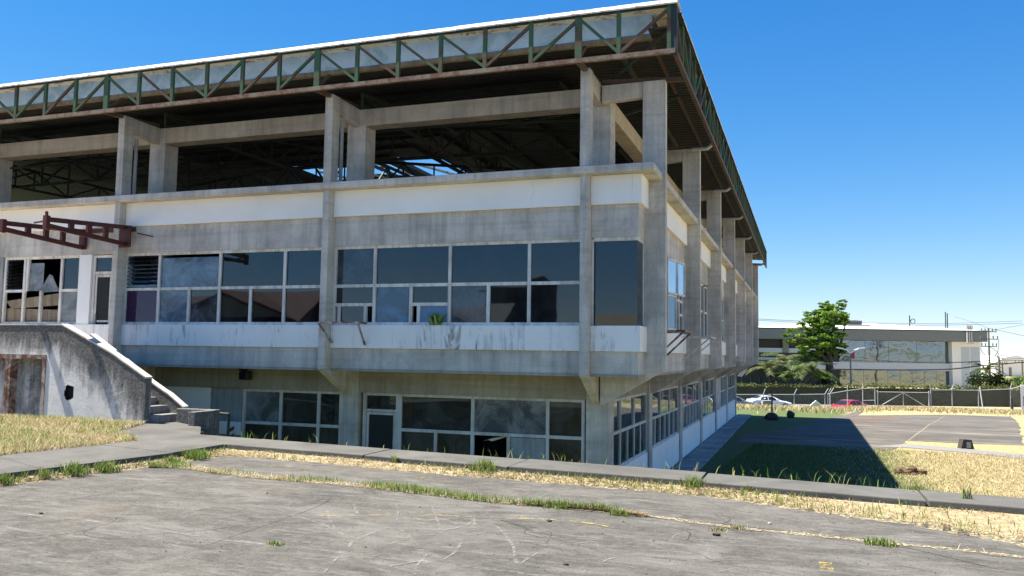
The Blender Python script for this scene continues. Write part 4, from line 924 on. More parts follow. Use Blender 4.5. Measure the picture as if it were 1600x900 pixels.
me = MB().box(-8.36, -8.2, -2.95, -2.362, -2.2, -1.22); part(me, 'low_wall', 'mould_wall', st, bevel=.02)
for o in list(st.children):
    if o.name.startswith('low_wall'):
        a = o.data.attributes.new('wear', 'FLOAT', 'POINT'); a.data.foreach_set('value', [.55]*len(o.data.vertices))
# recessed panel with a rusty frame
part(MB().box(-19, -12.12, YF+.20, YF+.28, LOT-.1, -.1), 'door_panel', 'beige_panel', st)
me = MB(); me.box(-12.21, -12.125, YF-.02, YF+.19, LOT-.02, -.165); me.box(-13.28, -13.2, YF-.015, YF+.19, LOT-.02, -.25); me.box(-13.23, -13.12, YF-.012, YF+.18, LOT-.02, -.25); me.box(-19, -12.21, YF-.02, YF+.19, -.25, -.165)
part(me, 'door_frame', 'rusty_frame', st)
part(MB().box(-11.75, -11.2, YF+.11, YF+.158, -1.1, -.7), 'hole_lining', 'hole', st)
me = MB().tube([(-10.5, -.9, -1.35), (-9.0, -.9, -1.42), (-9.0, -.9, -1.9)], .03); me.tube([(-10.3, -.9, -1.36), (-10.3, -.9, -3.6)], .03); me.tube([(-9.0, -.9, -1.4), (-9.0, -.9, -3.6)], .03)
tag(me.build('handrail', 'dark_steel', loc=(-9.6, -.9, YARD)), 'grey pipe handrail in the shade behind the stair foot', 'handrail')
me = MB().beam((-10.35, .95, -3.55), (-10.35, .95, -1.9), .16, .03); hb = me.build('hazard_board', 'white_plastic', loc=(-10.35, .95, YARD)); tag(hb, 'brown and white striped board standing in the shade by the lower window', 'board')
me = MB()
for k in range(9): me.prism([(-10.45, -3.5+k*.18), (-10.25, -3.4+k*.18), (-10.25, -3.31+k*.18), (-10.45, -3.41+k*.18)], 'y', .925, .932)
me.build('stripes', 'brown_steel', hb)

# red steel canopy frame over the stair door
cf = thing('canopy_frame', (-13.2, -.3, 2.8), 'rusty red steel canopy beams with no cover, bracketed out over the stair door', 'canopy frame')
def ladder(b0_, t0):
    me = MB(); b0_ = Vector(b0_); t0 = Vector(t0); a0, a1 = b0_+Vector((0, 0, .22)), t0+Vector((0, 0, .07)); c0, c1 = b0_-Vector((0, 0, .20)), t0-Vector((0, 0, .06))
    me.beam(a0, a1, .07, .10); me.beam(c0, c1, .07, .10)
    for t in (.28, .50, .72): me.beam(a0.lerp(a1, t), c0.lerp(c1, t), .07, .12, up=(0, 1, 0))
    me.beam(t0+Vector((0, 0, .15)), t0-Vector((0, 0, .14)), .10, .10, up=(0, 1, 0)); return me
ladder((-12.78, -.29, 2.78), (-12.0, -3.25, 2.63)).build('beam', 'red_steel', cf); ladder((-14.35, -.10, 2.76), (-13.24, -3.25, 2.60)).build('beam', 'red_steel', cf)
me = MB(); me.box(-12.96, -12.62, -.30, -.26, 2.50, 3.04); me.build('plate', 'red_steel', cf); me = MB(); me.box(-14.45, -14.28, -.12, -.02, 2.52, 2.98); me.build('plate', 'red_steel', cf)
me = MB(); me.box(-14.4, -12.7, -.1, -.03, 2.93, 3.03); me.beam((-12.62, -.06, 2.88), (-12.15, -.06, 2.78), .03); me.build('rail', 'red_steel', cf)
me = MB(); me.beam((-12.05, -3.2, 2.66), (-12.07, -3.2, 2.88), .045); me.beam((-12.4, -3.2, 2.65), (-12.0, -3.2, 2.68), .03); me.build('hook', 'red_steel', cf)

# small fixtures on the facade
fl = thing('floodlight', (-9.8, .7, ZB), 'dark floodlight hanging under the overhang, above the lower left windows', 'floodlight')
me = MB().box(-9.93, -9.70, .6, .85, -.72, -.50); me.build('housing', 'black_plastic', fl, bevel=.03); MB().box(-9.90, -9.73, .57, .60, -.70, -.52).build('lens', 'glass_upper', fl)
MB().box(-10.0, -9.78, .68, .74, -.50, -.43).build('arm', 'black_plastic', fl)
def bracket(pts, name, label, mat='rusty_frame', r=.035):
    c = pts[0][0]; me = MB()
    for p, q in pts: me.beam(p, q, r)
    return tag(me.build(name, mat, loc=c), label, 'bracket', 'rusty brackets under the sills')
bracket([((-7.1, -.03, .64), (-7.1, -.42, .64)), ((-6.1, -.03, .64), (-6.1, -.42, .64)), ((-7.1, -.42, .64), (-6.1, -.42, .64)), ((-6.1, -.42, .64), (-6.12, -.04, .16)), ((-7.1, -.42, .64), (-6.95, -.04, .2))], 'wall_bracket', 'rusty angle bracket under the left end of the middle front window')
bracket([((.03, 1.9, .56), (.62, 1.9, .56)), ((.03, 3.1, .56), (.62, 3.1, .56)), ((.62, 1.9, .56), (.62, 3.1, .56)), ((.62, 3.1, .56), (.03, 3.1, .0)), ((.62, 1.9, .56), (.03, 1.9, .0))], 'wall_bracket', 'brown steel bracket on the right facade, nearest the corner of the building', r=.04)
bracket([((.03, 6.0, .52), (.75, 6.0, .52)), ((.03, 7.4, .52), (.75, 7.4, .52)), ((.75, 6.0, .52), (.75, 7.4, .52)), ((.75, 7.4, .52), (.03, 7.4, -.1)), ((.75, 6.0, .52), (.03, 6.0, -.1))], 'wall_bracket', 'pale steel bracket on the right facade, second from the corner of the building', 'pale_steel', r=.035)
cm = thing('security_camera', (-16.7, -.6, 1.2), 'white boxy camera on an arm at the left edge, in front of the broken window', 'camera')
MB().beam((-17.6, -1.0, 1.32), (-16.72, -.9, 1.16), .22, .2).build('housing', 'white_plastic', cm, bevel=.03); MB().beam((-16.71, -.9, 1.17), (-16.55, -.88, 1.12), .25, .24).build('hood', 'white_plastic', cm, bevel=.02)
MB().beam((-17.4, -.98, 1.2), (-17.4, -.02, .8), .06).build('arm', 'pale_steel', cm)
# plant on the sill
P = []; c = np.array([-4.42, .0, .62]); n = 70
V, Fc, C = blades(np.tile(c, (n, 1))+RNG.normal(0, .03, (n, 3))*[1.6, 1, 0], RNG.uniform(.1, .3, n), RNG.uniform(.04, .07, n), pickcol(n, [(.1, .25, .03), (.2, .38, .06), (.5, .6, .3)]), 1.0)
tag(quick('sill_plant', V, Fc, 'blades', C, loc=tuple(c)), 'small green plant growing on the sill of the middle front window', 'plant')

# ------------------------------------------------------------------ background
RH = Vector((math.cos(YAW), -math.sin(YAW), 0)); FH = Vector((math.sin(YAW), math.cos(YAW), 0)); YAWZ = -YAW
def hy(x): return 541.65 + (x+5.83)*.01466
def zpx(x, y, d): return -(y-hy(x))*d/F_PX
def at(x, d, z): p = PD(x, hy(x), d); return Vector((p.x, p.y, z))
def leaves(name, clumps, dens, size, pal, parent=None, loc=None, jit=.22, mat='leaves', flat=.45):
    Ps = []; 
    for (c, r) in clumps:
        n = int(dens*r[0]*r[1]*r[2]*4.2)+8
        d = RNG.normal(size=(n, 3)); d /= np.linalg.norm(d, axis=1)[:, None]; rad = RNG.uniform(.05, 1.0, n)**.5*RNG.uniform(.7, 1.35, n)
        Ps.append(np.array(c)+d*rad[:, None]*np.array(r))
    P = np.concatenate(Ps); n = len(P)
    a = RNG.normal(size=(n, 3)); a /= np.linalg.norm(a, axis=1)[:, None]; u = RNG.normal(size=(n, 3)); u[:, 2] *= flat; u -= a*(u*a).sum(1)[:, None]*0
    u /= np.linalg.norm(u, axis=1)[:, None]; v = np.cross(u, a); v /= np.linalg.norm(v, axis=1)[:, None]+1e-9
    s = (size*RNG.uniform(.6, 1.3, n))[:, None]
    V = np.stack([P-u*s, P-v*s*.5, P+u*s, P+v*s*.5], 1).reshape(-1, 3); o = np.arange(n)*4
    return quick(name, V, np.stack([o, o+1, o+2, o+3], 1), mat, np.repeat(pickcol(n, pal, None, jit), 4, 0), parent, loc)
LEAF = [(.07, .15, .02), (.10, .20, .03), (.14, .25, .04), (.045, .09, .018)]
DARKLEAF = [(.03, .055, .018), (.05, .085, .025), (.02, .035, .014)]

# creeper-covered boundary wall beyond the road, hedge on its top
wa, wb = at(1128, 98, ROAD), at(1592, 99, ROAD)
def frame_box(name, mat, a, b, t, z0, z1, parent=None, loc=None):
    d = (b-a).normalized(); nrm = Vector((-d.y, d.x, 0))*t
    me = MB().prism([(a.x, a.y), (b.x, b.y), (b.x+nrm.x, b.y+nrm.y), (a.x+nrm.x, a.y+nrm.y)], 'z', z0, z1); return me.build(name, mat, parent, loc)
bw = frame_box('boundary_wall', 'hedge_wall', wa, wb, .4, ROAD-.3, -3.38, loc=tuple((wa+wb)/2)); tag(bw, 'long dark creeper covered wall along the far side of the road', 'wall')
wc_ = at(1625, 92, ROAD); bw2 = frame_box('boundary_wall', 'hedge_wall', wb, wc_, .3, ROAD-.3, -3.0, loc=tuple(wb)); tag(bw2, 'short dark wall turning toward the road at the right edge', 'wall')
cl = []
for i in range(120):
    t = i/119; p = wa.lerp(wb, t); px = 1128+464*t
    hgt = .28 if px < 1350 else .5
    cl.append(((p.x+random.uniform(-.2, .2), p.y+.3, -3.3+random.uniform(0, .12)), (.5, .45, hgt*random.uniform(.7, 1.2))))
h = leaves('hedge', cl, 60, .13, [(.10, .13, .03), (.16, .18, .05), (.06, .09, .025), (.2, .2, .07)], loc=tuple(wa.lerp(wb, .5))); tag(h, 'trimmed green hedge growing along the top of the dark wall', 'hedge')
bank = MB(); a, c = at(1290, 108, -3.9), at(1500, 108, -3.9); a2, c2 = at(1290, 140, -4.6), at(1500, 140, -4.6); bank.add([tuple(a), tuple(c), tuple(c2), tuple(a2), (a.x, a.y, -6), (c.x, c.y, -6)], [(0, 1, 2, 3), (4, 5, 1, 0)])
tag(bank.build('lawn_bank', 'yard_grass', flat=True), kind='structure')

# mirror-glass building
gb_o = at(1360, 150, ROAD); gb = thing('glass_building', tuple(gb_o), 'long low building with mirrored glass, grey fascia and white roof across the road', 'building')
gb.rotation_euler = (0, 0, YAWZ); K = 150/F_PX
def gpart(me, name, mat, label=None, parent=None):
    o = me.build(name, mat); o.parent = parent or gb; o['wl'] = [0, 0, 0]
    if label: o['label'] = label
    return o
def GU(x): return (x-1360)*K
def GZ(y, x=1360): return -(y-hy(x))*K - ROAD
y0 = 0
gpart(MB().box(GU(1150), GU(1533), -2.2, 16, GZ(532), GZ(516)), 'fascia', 'far_grey')
gpart(MB().box(GU(1150), GU(1533), -2.28, -2.2, GZ(516.2), GZ(514.6)), 'roof_edge', 'far_dark')
me = MB(); q = [(GU(1148), -2.3), (GU(1534), -2.3), (GU(1534), 16), (GU(1148), 16)]; r_ = [(GU(1290), 6), (GU(1390), 6), (GU(1390), 8), (GU(1290), 8)]
me.add([(x, y, GZ(515)) for x, y in q] + [(x, y, GZ(503.5)) for x, y in r_], [(0, 1, 5, 4), (1, 2, 6, 5), (2, 3, 7, 6), (3, 0, 4, 7), (4, 5, 6, 7)]); gpart(me, 'roof', 'far_roof')
me = MB(); me.box(GU(1318), GU(1359), 3, 9, GZ(508), GZ(500)); cu = gpart(me, 'cupola', 'far_grey'); gpart(MB().box(GU(1312), GU(1351), 2.6, 9.4, GZ(499.8), GZ(498)), 'cupola_roof', 'far_roof', parent=cu)
gpart(MB().box(GU(1330), GU(1367), 1.5, 9, GZ(513), GZ(507)), 'roof_step', 'stone_pale')
for a, c in ((1311, 1351), (1351.4, 1388), (1388.4, 1432), (1432.4, 1481)): gpart(MB().box(GU(a), GU(c), -.1, 0, GZ(566), GZ(532.3)), 'window', 'mirror_glass')
for k in range(9): gpart(MB().box(GU(1311+k*18.9), GU(1311+k*18.9+18.5), -.1, 0, 0.2, GZ(578.3)), 'window', 'mirror_glass')
gpart(MB().box(GU(1150), GU(1525), .05, 15, 0, GZ(532.2)), 'core', 'far_dark')
gpart(MB().box(GU(1230), GU(1482), -.8, 0, GZ(578), GZ(566.3)), 'floor_band', 'far_band')
gpart(MB().box(GU(1150), GU(1310), -.4, 0, GZ(553), GZ(546)), 'balcony', 'far_band'); gpart(MB().box(GU(1222), GU(1231), -.6, 0, GZ(553), GZ(532)), 'pier', 'far_grey'); gpart(MB().box(GU(1150), GU(1222), -.2, .04, GZ(565), GZ(561)), 'balcony', 'far_band')
me = MB().box(GU(1482), GU(1526), -1.3, 8, 0, GZ(532.4)); gpart(me, 'stair_tower', 'far_white')
for a in (1496, 1511): gpart(MB().box(GU(a), GU(a+13), -1.36, -1.3, .1, GZ(541)), 'tower_panel', 'far_band')
me = MB()
for k in range(3): me.tube([(GU(1500+k*3.4), -2.6, GZ(534)), (GU(1500+k*3.4), -2.6, GZ(517))], .12, 6); me.tube([(GU(1500+k*3.4), -2.6, GZ(514)), (GU(1500+k*3.4), -2.6, GZ(507))], .2, 6)
me.box(GU(1497), GU(1510), -2.7, -2.3, GZ(535.5), GZ(534))
o = me.build('cable_terminals', 'galvanised'); o.rotation_euler = gb.rotation_euler; o.location = gb_o; tag(o, 'three grey cable terminals standing on the right corner of the far building', 'cable terminals')
me = MB().tube([(GU(1431), 2, GZ(513)), (GU(1431), 2, GZ(491))], .09, 6)
for k in range(16):
    a0, a1 = k*math.pi/8, (k+1)*math.pi/8; c = (GU(1436), 2, GZ(500)); me.beam((c[0]+.42*math.cos(a0), 2, c[2]+.42*math.sin(a0)), (c[0]+.42*math.cos(a1), 2, c[2]+.42*math.sin(a1)), .09)
me.beam((GU(1431), 2, GZ(500)), (GU(1439), 2, GZ(497)), .05); o = me.build('antenna', 'far_dark'); o.rotation_euler = gb.rotation_euler; o.location = gb_o; tag(o, 'thin mast with a ring antenna on the white far roof', 'antenna')
me = MB().tube([(GU(1492.6), 3, GZ(516)), (GU(1492.6), 3, GZ(484))], .09, 6).tube([(GU(1495.6), 3, GZ(516)), (GU(1495.6), 3, GZ(486))], .09, 6).beam((GU(1492.6), 3, GZ(500)), (GU(1495.6), 3, GZ(500)), .07); o = me.build('antenna', 'far_dark'); o.rotation_euler = gb.rotation_euler; o.location = gb_o; tag(o, 'pair of tall thin masts joined together on the far roof at right', 'antenna')
# black shade structure left of the palms
ks = thing('pergola', tuple(at(1188, 104, ROAD)), 'dark open pergola beside the palms, half hidden by the building', 'pergola'); ks.rotation_euler = (0, 0, YAWZ)
for dx in (-2.2, -1.1, 0, 1.1, 2.0):
    o = MB().box(dx-.12, dx+.12, -.1, .1, 0, 3.2).build('post', 'far_dark'); o.parent = ks; o['wl'] = [0, 0, 0]
o = MB().prism([(-2.6, 3.0), (2.4, 3.0), (1.4, 4.3), (-1.6, 4.5)], 'y', -1.2, 1.2).build('roof', 'far_dark'); o.parent = ks; o['wl'] = [0, 0, 0]
o = MB().box(-2.4, 2.2, .6, .7, 0, 2.2).build('screen', 'far_dark'); o.parent = ks; o['wl'] = [0, 0, 0]

# the big tree
tb = at(1297, 103, ROAD); tr_ = thing('leafy_tree', tuple(tb), 'tall leafy tree rising behind the dark wall, before the mirrored building', 'tree')
D_ = 103
def TPt(x, y, dd=0): p = at(x, D_+dd, zpx(x, y, D_)); return p
me = MB(); me.tube([TPt(1298, 630), TPt(1297, 600), TPt(1296, 575), TPt(1295, 556)], .62, 9, .40)
limbs = [[(1296, 572), (1280, 548), (1262, 532), (1242, 527)], [(1296, 562), (1290, 535), (1280, 512), (1272, 490)], [(1296, 556), (1300, 530), (1306, 500), (1312, 476)], [(1297, 566), (1312, 545), (1318, 522), (1322, 505)]]
for i, L in enumerate(limbs): me.tube([TPt(*q, dd=(i-1.5)*.5*k) for k, q in enumerate(L)], .26, 7, .07)
me.build('trunk', 'bark', tr_)
rr = random.Random(21); cl = []
for (x, y, r, dd) in [(1243,524,11,0),(1234,530,8,-.6),(1256,532,13,.4),(1268,541,13,-1),(1262,520,11,.8),(1278,528,14,-.8),(1291,545,13,.5),(1283,511,14,.6),(1272,501,10,-.6),(1263,492,6,.5),(1281,490,11,.2),(1288,477,8,0),(1296,497,13,-1),(1304,515,14,-1),(1300,532,14,-1.2),(1311,501,10,.3),(1318,492,9,.8),(1312,479,7,.3),(1318,472,5,0),(1299,482,9,.5),(1306,548,11,1),(1309,536,10,.8),(1252,508,5,.2),(1254,556,7,-.6),(1320,503,6,.2),(1285,555,10,.8),(1265,552,9,-.3)]:
    c = TPt(x, y, dd*1.6); R = r*D_/F_PX
    for k in range(8):
        q = R*rr.uniform(.28, .60); cl.append(((c.x+rr.uniform(-1.05, 1.05)*R, c.y+rr.uniform(-1, 1)*R, c.z+rr.uniform(-.85, .85)*R), (q*1.25, q*1.25, q*rr.uniform(.35, .6))))
leaves('crown', cl, 420, .21, [(.13, .24, .025), (.18, .30, .04), (.24, .36, .055), (.07, .14, .02)], tr_)

def palm(x, ybase, ytop, d, spread, label, nf=13, pal=None, seed=0, lean=0):
    spread *= 1.15; nf = int(nf*1.2); rr = random.Random(seed); b0 = at(x, d, ROAD); top = at(x+lean, d, zpx(x, ytop, d)); root = thing('palm_tree', tuple(b0), label, 'palm', 'palms behind the dark wall')
    MB().tube([b0, b0.lerp(top, .5)+Vector((.1, 0, 0)), top], .13, 7, .08).build('trunk', 'bark', root)
    V = []; C = []; Fc = []
    for i in range(nf):
        th = i*2.4+rr.uniform(-.4, .4); el0 = rr.uniform(.35, 1.35); L = spread*rr.uniform(.75, 1.15); h = Vector((math.cos(th), math.sin(th), 0))
        pts = [top + h*(L*t*math.cos(el0*(1-.5*t))) + Vector((0, 0, L*(math.sin(el0)*t - (.55+.25*math.cos(el0))*t*t))) for t in np.linspace(0, 1, 9)]
        for k in range(1, 9):
            t = k/8; dr = (pts[k]-pts[k-1]).normalized(); sd_ = dr.cross(Vector((0, 0, 1))).normalized()
            for sgn in (-1, 1):
                for q in (0, .5):
                    base = pts[k-1].lerp(pts[k], q); ll = L*.36*(1-.6*abs(t-.45)); tip = base + (sd_*sgn*.8+dr*.55)*ll + Vector((0, 0, -.28*ll)); wv = dr*.07
                    o = len(V); V += [tuple(base-wv), tuple(base+wv), tuple(tip)]; Fc.append((o, o+1, o+2))
                    c = rr.choice(pal or [(.10, .17, .04), (.16, .22, .06), (.22, .26, .10), (.06, .10, .03)]); C += [c]*3
    quick('fronds', V, np.array(Fc), 'leaves', np.array(C), root); return root
LIGHTP = [(.14, .17, .06), (.24, .25, .12), (.09, .13, .04), (.05, .08, .025)]
palm(1206, 605, 577, 102, 2.6, 'pale areca palm leaning by the dark pergola, leftmost of the palms', 13, LIGHTP, 1, -6)
palm(1222, 605, 566, 104, 3.1, 'tallest areca palm, left of the big tree', 15, LIGHTP, 2, 3)
palm(1243, 605, 571, 103, 3.0, 'areca palm with grey green fronds between the tallest palm and the tree', 15, None, 3, 4)
palm(1262, 605, 578, 101, 2.8, 'bright areca palm close to the left of the big tree trunk', 14, None, 4, 3)
palm(1279, 605, 592, 101, 1.8, 'short bright green palm at the foot of the big tree', 12, [(.16, .28, .04), (.22, .34, .06), (.1, .18, .03)], 5, 2)
palm(1231, 605, 590, 101, 1.9, 'low palm filling the foot of the tallest palm', 12, None, 6, -2)
palm(1539, 605, 577, 112, 2.2, 'palm beside the white tower of the mirrored building', 12, DARKLEAF+[(.16, .17, .05)], 7, 1)
palm(1585, 605, 596, 118, 2.6, 'low green palm before the white warehouse at right', 13, None, 8, 0)
for i, (x, y, d, r, lab) in enumerate([(1532, 596, 110, 1.6, 'dark round bush right of the white tower'), (1550, 594, 112, 1.7, 'dark bush under the utility pole'), (1568, 601, 112, 1.2, 'small green bush right of the utility pole'), (1600, 602, 116, 1.5, 'green bush at the right edge behind the dark wall'), (1290, 601, 104, 1.5, 'dark shrub around the trunk of the big tree')]):
    c = at(x, d, zpx(x, y, d)); b = thing('bush', (c.x, c.y, ROAD), lab, 'bush', 'bushes behind the dark wall'); rr = random.Random(i+40)
    leaves('foliage', [((c.x+rr.uniform(-.7, .7)*r, c.y+rr.uniform(-.7, .7)*r, c.z+rr.uniform(-.5, .4)*r), (r*.55, r*.55, r*.5)) for _ in range(7)], 40, .2, DARKLEAF if i != 3 else LEAF, b)
    MB().tube([(c.x, c.y, ROAD), (c.x, c.y, c.z)], .1, 6).build('stem', 'bark', b)
# street lamp
lb = at(1329, 101, ROAD); lp = thing('street_lamp', tuple(lb), 'grey street lamp with two white heads and a red banner before the mirrored building', 'street lamp')
lz = zpx(1329, 552, 101)
MB().tube([lb, Vector((lb.x, lb.y, lz))], .11, 8, .08).build('pole', 'far_grey', lp)
for s in (-1, 1):
    e = Vector((lb.x, lb.y, lz+.55)) + RH*s*1.0
    MB().tube([(lb.x, lb.y, lz-.05), tuple(Vector((lb.x, lb.y, lz+.4))+RH*s*.45), tuple(e)], .07, 6).build('arm', 'far_white', lp)
    MB().beam(e-RH*.1*s, e+RH*s*.75+Vector((0, 0, .12)), .3, .14).build('lamp_head', 'far_white', lp)
bp_ = Vector((lb.x, lb.y, lz-.35))+RH*.28; me = MB(); me.beam(bp_-Vector((0, 0, .3)), bp_+Vector((0, 0, .45)), .42, .04, up=(0, 1, 0)); me.build('banner', 'flag_red', lp)
# utility poles and wires
def upole(x, ytop, d, arms, label):
    b = at(x, d, ROAD); zt_ = zpx(x, ytop, d); root = thing('utility_pole', tuple(b), label, 'utility pole', 'utility poles at the right'); MB().tube([b, Vector((b.x, b.y, zt_))], .17, 8, .12).build('pole', 'wood_pole', root)
    for (y, half) in arms:
        z = zpx(x, y, d); c = Vector((b.x, b.y-.2, z)); MB().beam(c-RH*half, c+RH*half, .12).build('crossarm', 'wood_pole', root)
        for s in (-1, -.5, .5, 1):
            p = c+RH*half*s*.95; MB().tube([p, p+Vector((0, 0, .5))], .06, 6, .1).build('insulator', 'far_grey', root)
    return b
upole(1546, 513, 130, [(518.5, 1.2), (530, 1.4), (541.5, 1.2)], 'tall wooden utility pole with three crossarms right of the mirrored building')
upole(1561, 556, 122, [(560, .6)], 'shorter utility pole just right of the tall one')
upole(1566, 566, 150, [(569, .8)], 'thin utility pole behind the shorter one')
upole(1597, 563, 160, [(567, 1.4)], 'utility pole at the right edge of the photo')
wires = [([(1100,493),(1187,498.5),(1260,502),(1358,505),(1400,507.5),(1480,508),(1600,505)],110,135,.03,'upper'),([(1100,496),(1187,500.5),(1260,504),(1380,505),(1480,505.5),(1600,501.5)],112,135,.025,'topmost'),
 ([(1494,495),(1520,503),(1546,513)],150,130,.025,'short slanting'),([(1546,513),(1575,519),(1610,527)],130,110,.03,'slanting right'),([(1546,518),(1570,513),(1610,506)],130,110,.025,'rising right'),
 ([(1150,552),(1187,553),(1310,555.5),(1400,565),(1490,566),(1546,563),(1610,559)],96,120,.03,'middle'),([(1150,560),(1187,561),(1310,563),(1480,566.5),(1546,564),(1610,563)],96,120,.035,'second middle'),
 ([(1300,577),(1400,578),(1480,577),(1527,572),(1560,569),(1610,565.5)],97,118,.085,'thick low'),([(1546,541),(1558,549),(1561,556)],130,122,.04,'drop'),([(1534,533),(1534,548),(1545,560)],130,129,.04,'hanging left'),([(1561,530),(1561,545),(1555,556),(1549,559)],130,129,.04,'hanging right'),([(1150,565),(1240,566),(1310,568.5)],97,99,.03,'third middle')]
for pts, d0, d1, r, nm in wires:
    x0, x1 = pts[0][0], pts[-1][0]; P = []
    for q in bez(pts, 5):
        t = (q[0]-x0)/((x1-x0) or 1); d = d0+(d1-d0)*min(1, max(0, t)); P.append(at(q[0], d, zpx(q[0], q[1], d)))
    tag(MB().tube(P, r, 5).build('power_line', 'wire', loc=tuple(P[0])), {'upper': 'lower of the two high power lines over the white far roof', 'topmost': 'higher of the two high power lines left of the big tree', 'short slanting': 'short power line slanting from the twin masts to the tall pole', 'slanting right': 'power line slanting down to the right from the tall pole', 'rising right': 'power line rising to the right from the tall pole', 'middle': 'upper thin power line across the front of the mirrored building', 'second middle': 'lower thin power line across the front of the mirrored building', 'thick low': 'thick bundle of cables along the pale band of the mirrored building', 'drop': 'cable dropping from the tall pole to the shorter one', 'hanging left': 'loose cable hanging left of the tall pole', 'hanging right': 'loose cable hanging right of the tall pole', 'third middle': 'thin power line crossing the palms'}[nm], 'power line', 'power lines over the road')
# distant warehouse and hills
wh = at(1585, 300, ROAD); t = thing('warehouse', tuple(wh), 'low white warehouse far off at the right edge', 'building'); t.rotation_euler = (0, 0, YAWZ); k = 300/F_PX
for nm, me, mt in (('walls', MB().box(-30*k, 30*k, 0, 20, -2, 5.0), 'far_white'), ('roof', MB().prism([(-31*k, 5.0), (31*k, 5.0), (4*k, 7.6), (-12*k, 7.2)], 'y', -.5, 20.5), 'far_roof'), ('door', MB().box(-9*k, -5*k, -.1, -.01, -1, 3.2), 'far_grey')):
    o = me.build(nm, mt); o.parent = t; o['wl'] = [0, 0, 0]
me = MB(); pts = [(1100, 580), (1300, 572), (1450, 576), (1540, 574), (1575, 571), (1600, 574), (1640, 570), (1800, 566), (2100, 575)]
P = [at(x, 1800, zpx(x, y, 1800)) for x, y in pts]; Q = [Vector((p.x, p.y, -20)) for p in P]; R_ = [p+FH*600+Vector((0, 0, -p.z-20)) for p in P]; n = len(P)
me.add([tuple(v) for v in P+Q+R_], [(i, i+1, n+i+1, n+i) for i in range(n-1)] + [(i+1, i, 2*n+i, 2*n+i+1) for i in range(n-1)]); tag(me.build('hills', 'hazy_hill'), kind='structure')

# ------------------------------------------------------------------ fence and gate
def fpost(root, p, zt_, arm=None, r=.035, name='post'):
    me = MB().tube([p, Vector((p.x, p.y, zt_))], r, 7)
    if arm: me.tube([Vector((p.x, p.y, zt_)), Vector((p.x, p.y, zt_))+arm], r*.8, 6)
    return me.build(name, 'galvanised', root)
def span(root, p, q, zp, zq):
    MB().tube([Vector((p.x, p.y, zp)), Vector((q.x, q.y, zq))], .028, 6).build('rail', 'galvanised', root)
    MB().add([(p.x, p.y, p.z), (q.x, q.y, q.z), (q.x, q.y, zq), (p.x, p.y, zp)], [(0, 1, 2, 3)]).build('wire_mesh', 'chain_link', root)
def fence(posts, label):
    pts = []
    for (x, d, yt, ax) in posts:
        p = at(x, d, 0); p.z = yard_z(p.x, p.y); pts.append((p, zpx(x, yt, d), ax))
    root = thing('chain_link_fence', tuple(pts[0][0]), label, 'fence', 'chain link fences by the road')
    for p, zt_, ax in pts: fpost(root, p, zt_, RH*ax*.35+Vector((0, 0, .55)) if ax is not None else None)
    for (p, zp, _), (q, zq, _) in zip(pts, pts[1:]): span(root, p, q, zp, zq)
    return root
fence([(1120, 79, 616, .6), (1192, 79, 616, .6), (1240, 79, 616, .8), (1288, 79, 615.5, .9)], 'chain link fence before the white car, left of the fence corner')
fence([(1292, 79, 615.5, 1.0), (1296, 78.6, 614.5, 1.1), (1323, 79, 610, .1), (1347, 79.5, 607, .1), (1366, 80, 606, None)], 'chain link fence rising from the corner past the red car to the gate')
fence([(1453, 80, 609, -.3), (1486, 80, 609, .5), (1527, 80, 609.5, None), (1577, 80, 607.5, .5), (1594, 79, 603, None), (1640, 76, 600, .2)], 'chain link fence right of the wide gate')
p = at(1534, 79.5, 0); p.z = yard_z(p.x, p.y); q = at(1529.5, 80, zpx(1530, 604, 80)); tag(MB().tube([p, q], .05, 7).build('leaning_pipe', 'galvanised', loc=tuple(p)), 'galvanised pipe leaning against a post of the right fence', 'pipe')
p = at(1579, 79.6, 0); p.z = yard_z(p.x, p.y); tag(MB().tube([p, p+Vector((0, 0, 1.35))], .14, 8, .10).build('short_post', 'far_dark', loc=tuple(p)), 'short black post at the foot of the right fence', 'post')
ga, gc = at(1370, 80, 0), at(1450, 80, 0); ga.z = yard_z(ga.x, ga.y); gc.z = yard_z(gc.x, gc.y)
gt = thing('gate', tuple(ga), 'wide chain link gate with two diagonal braces', 'gate')
zt1 = zpx(1410, 612.5, 80)
for p in (ga, gc): fpost(gt, p, zt1+.15, r=.055)
mid = ga.lerp(gc, .5); fpost(gt, mid, zt1, r=.03, name='upright'); span(gt, ga, gc, zt1, zt1)
MB().tube([Vector((mid.x, mid.y, zt1-.05)), ga+Vector((0, 0, .12))], .035, 6).build('brace', 'galvanised', gt); MB().tube([Vector((mid.x, mid.y, zt1-.05)), gc+Vector((0, 0, .12))], .035, 6).build('brace', 'galvanised', gt)
w0_, w1_ = at(1347.5, 79.6, 0), at(1366.5, 80.2, 0)
MB().tube([Vector((w0_.x, w0_.y, zpx(1347, 625, 80))), Vector((w1_.x, w1_.y, zpx(1366, 625, 80)))], .03, 6).build('side_rail', 'galvanised', gt)
sb = at(1599, 84, ROAD); t = thing('sign_board', tuple(sb), 'white board with a purple patch at the right edge by the road', 'sign board'); t.rotation_euler = (0, 0, YAWZ)
for nm, me, mt in (('board', MB().box(-.35, .5, -.03, .03, .4, 3.1), 'white_plastic'), ('patch', MB().box(-.15, .5, -.05, -.032, .9, 1.9), 'glass_purple')):
    o = me.build(nm, mt); o.parent = t; o['wl'] = [0, 0, 0]

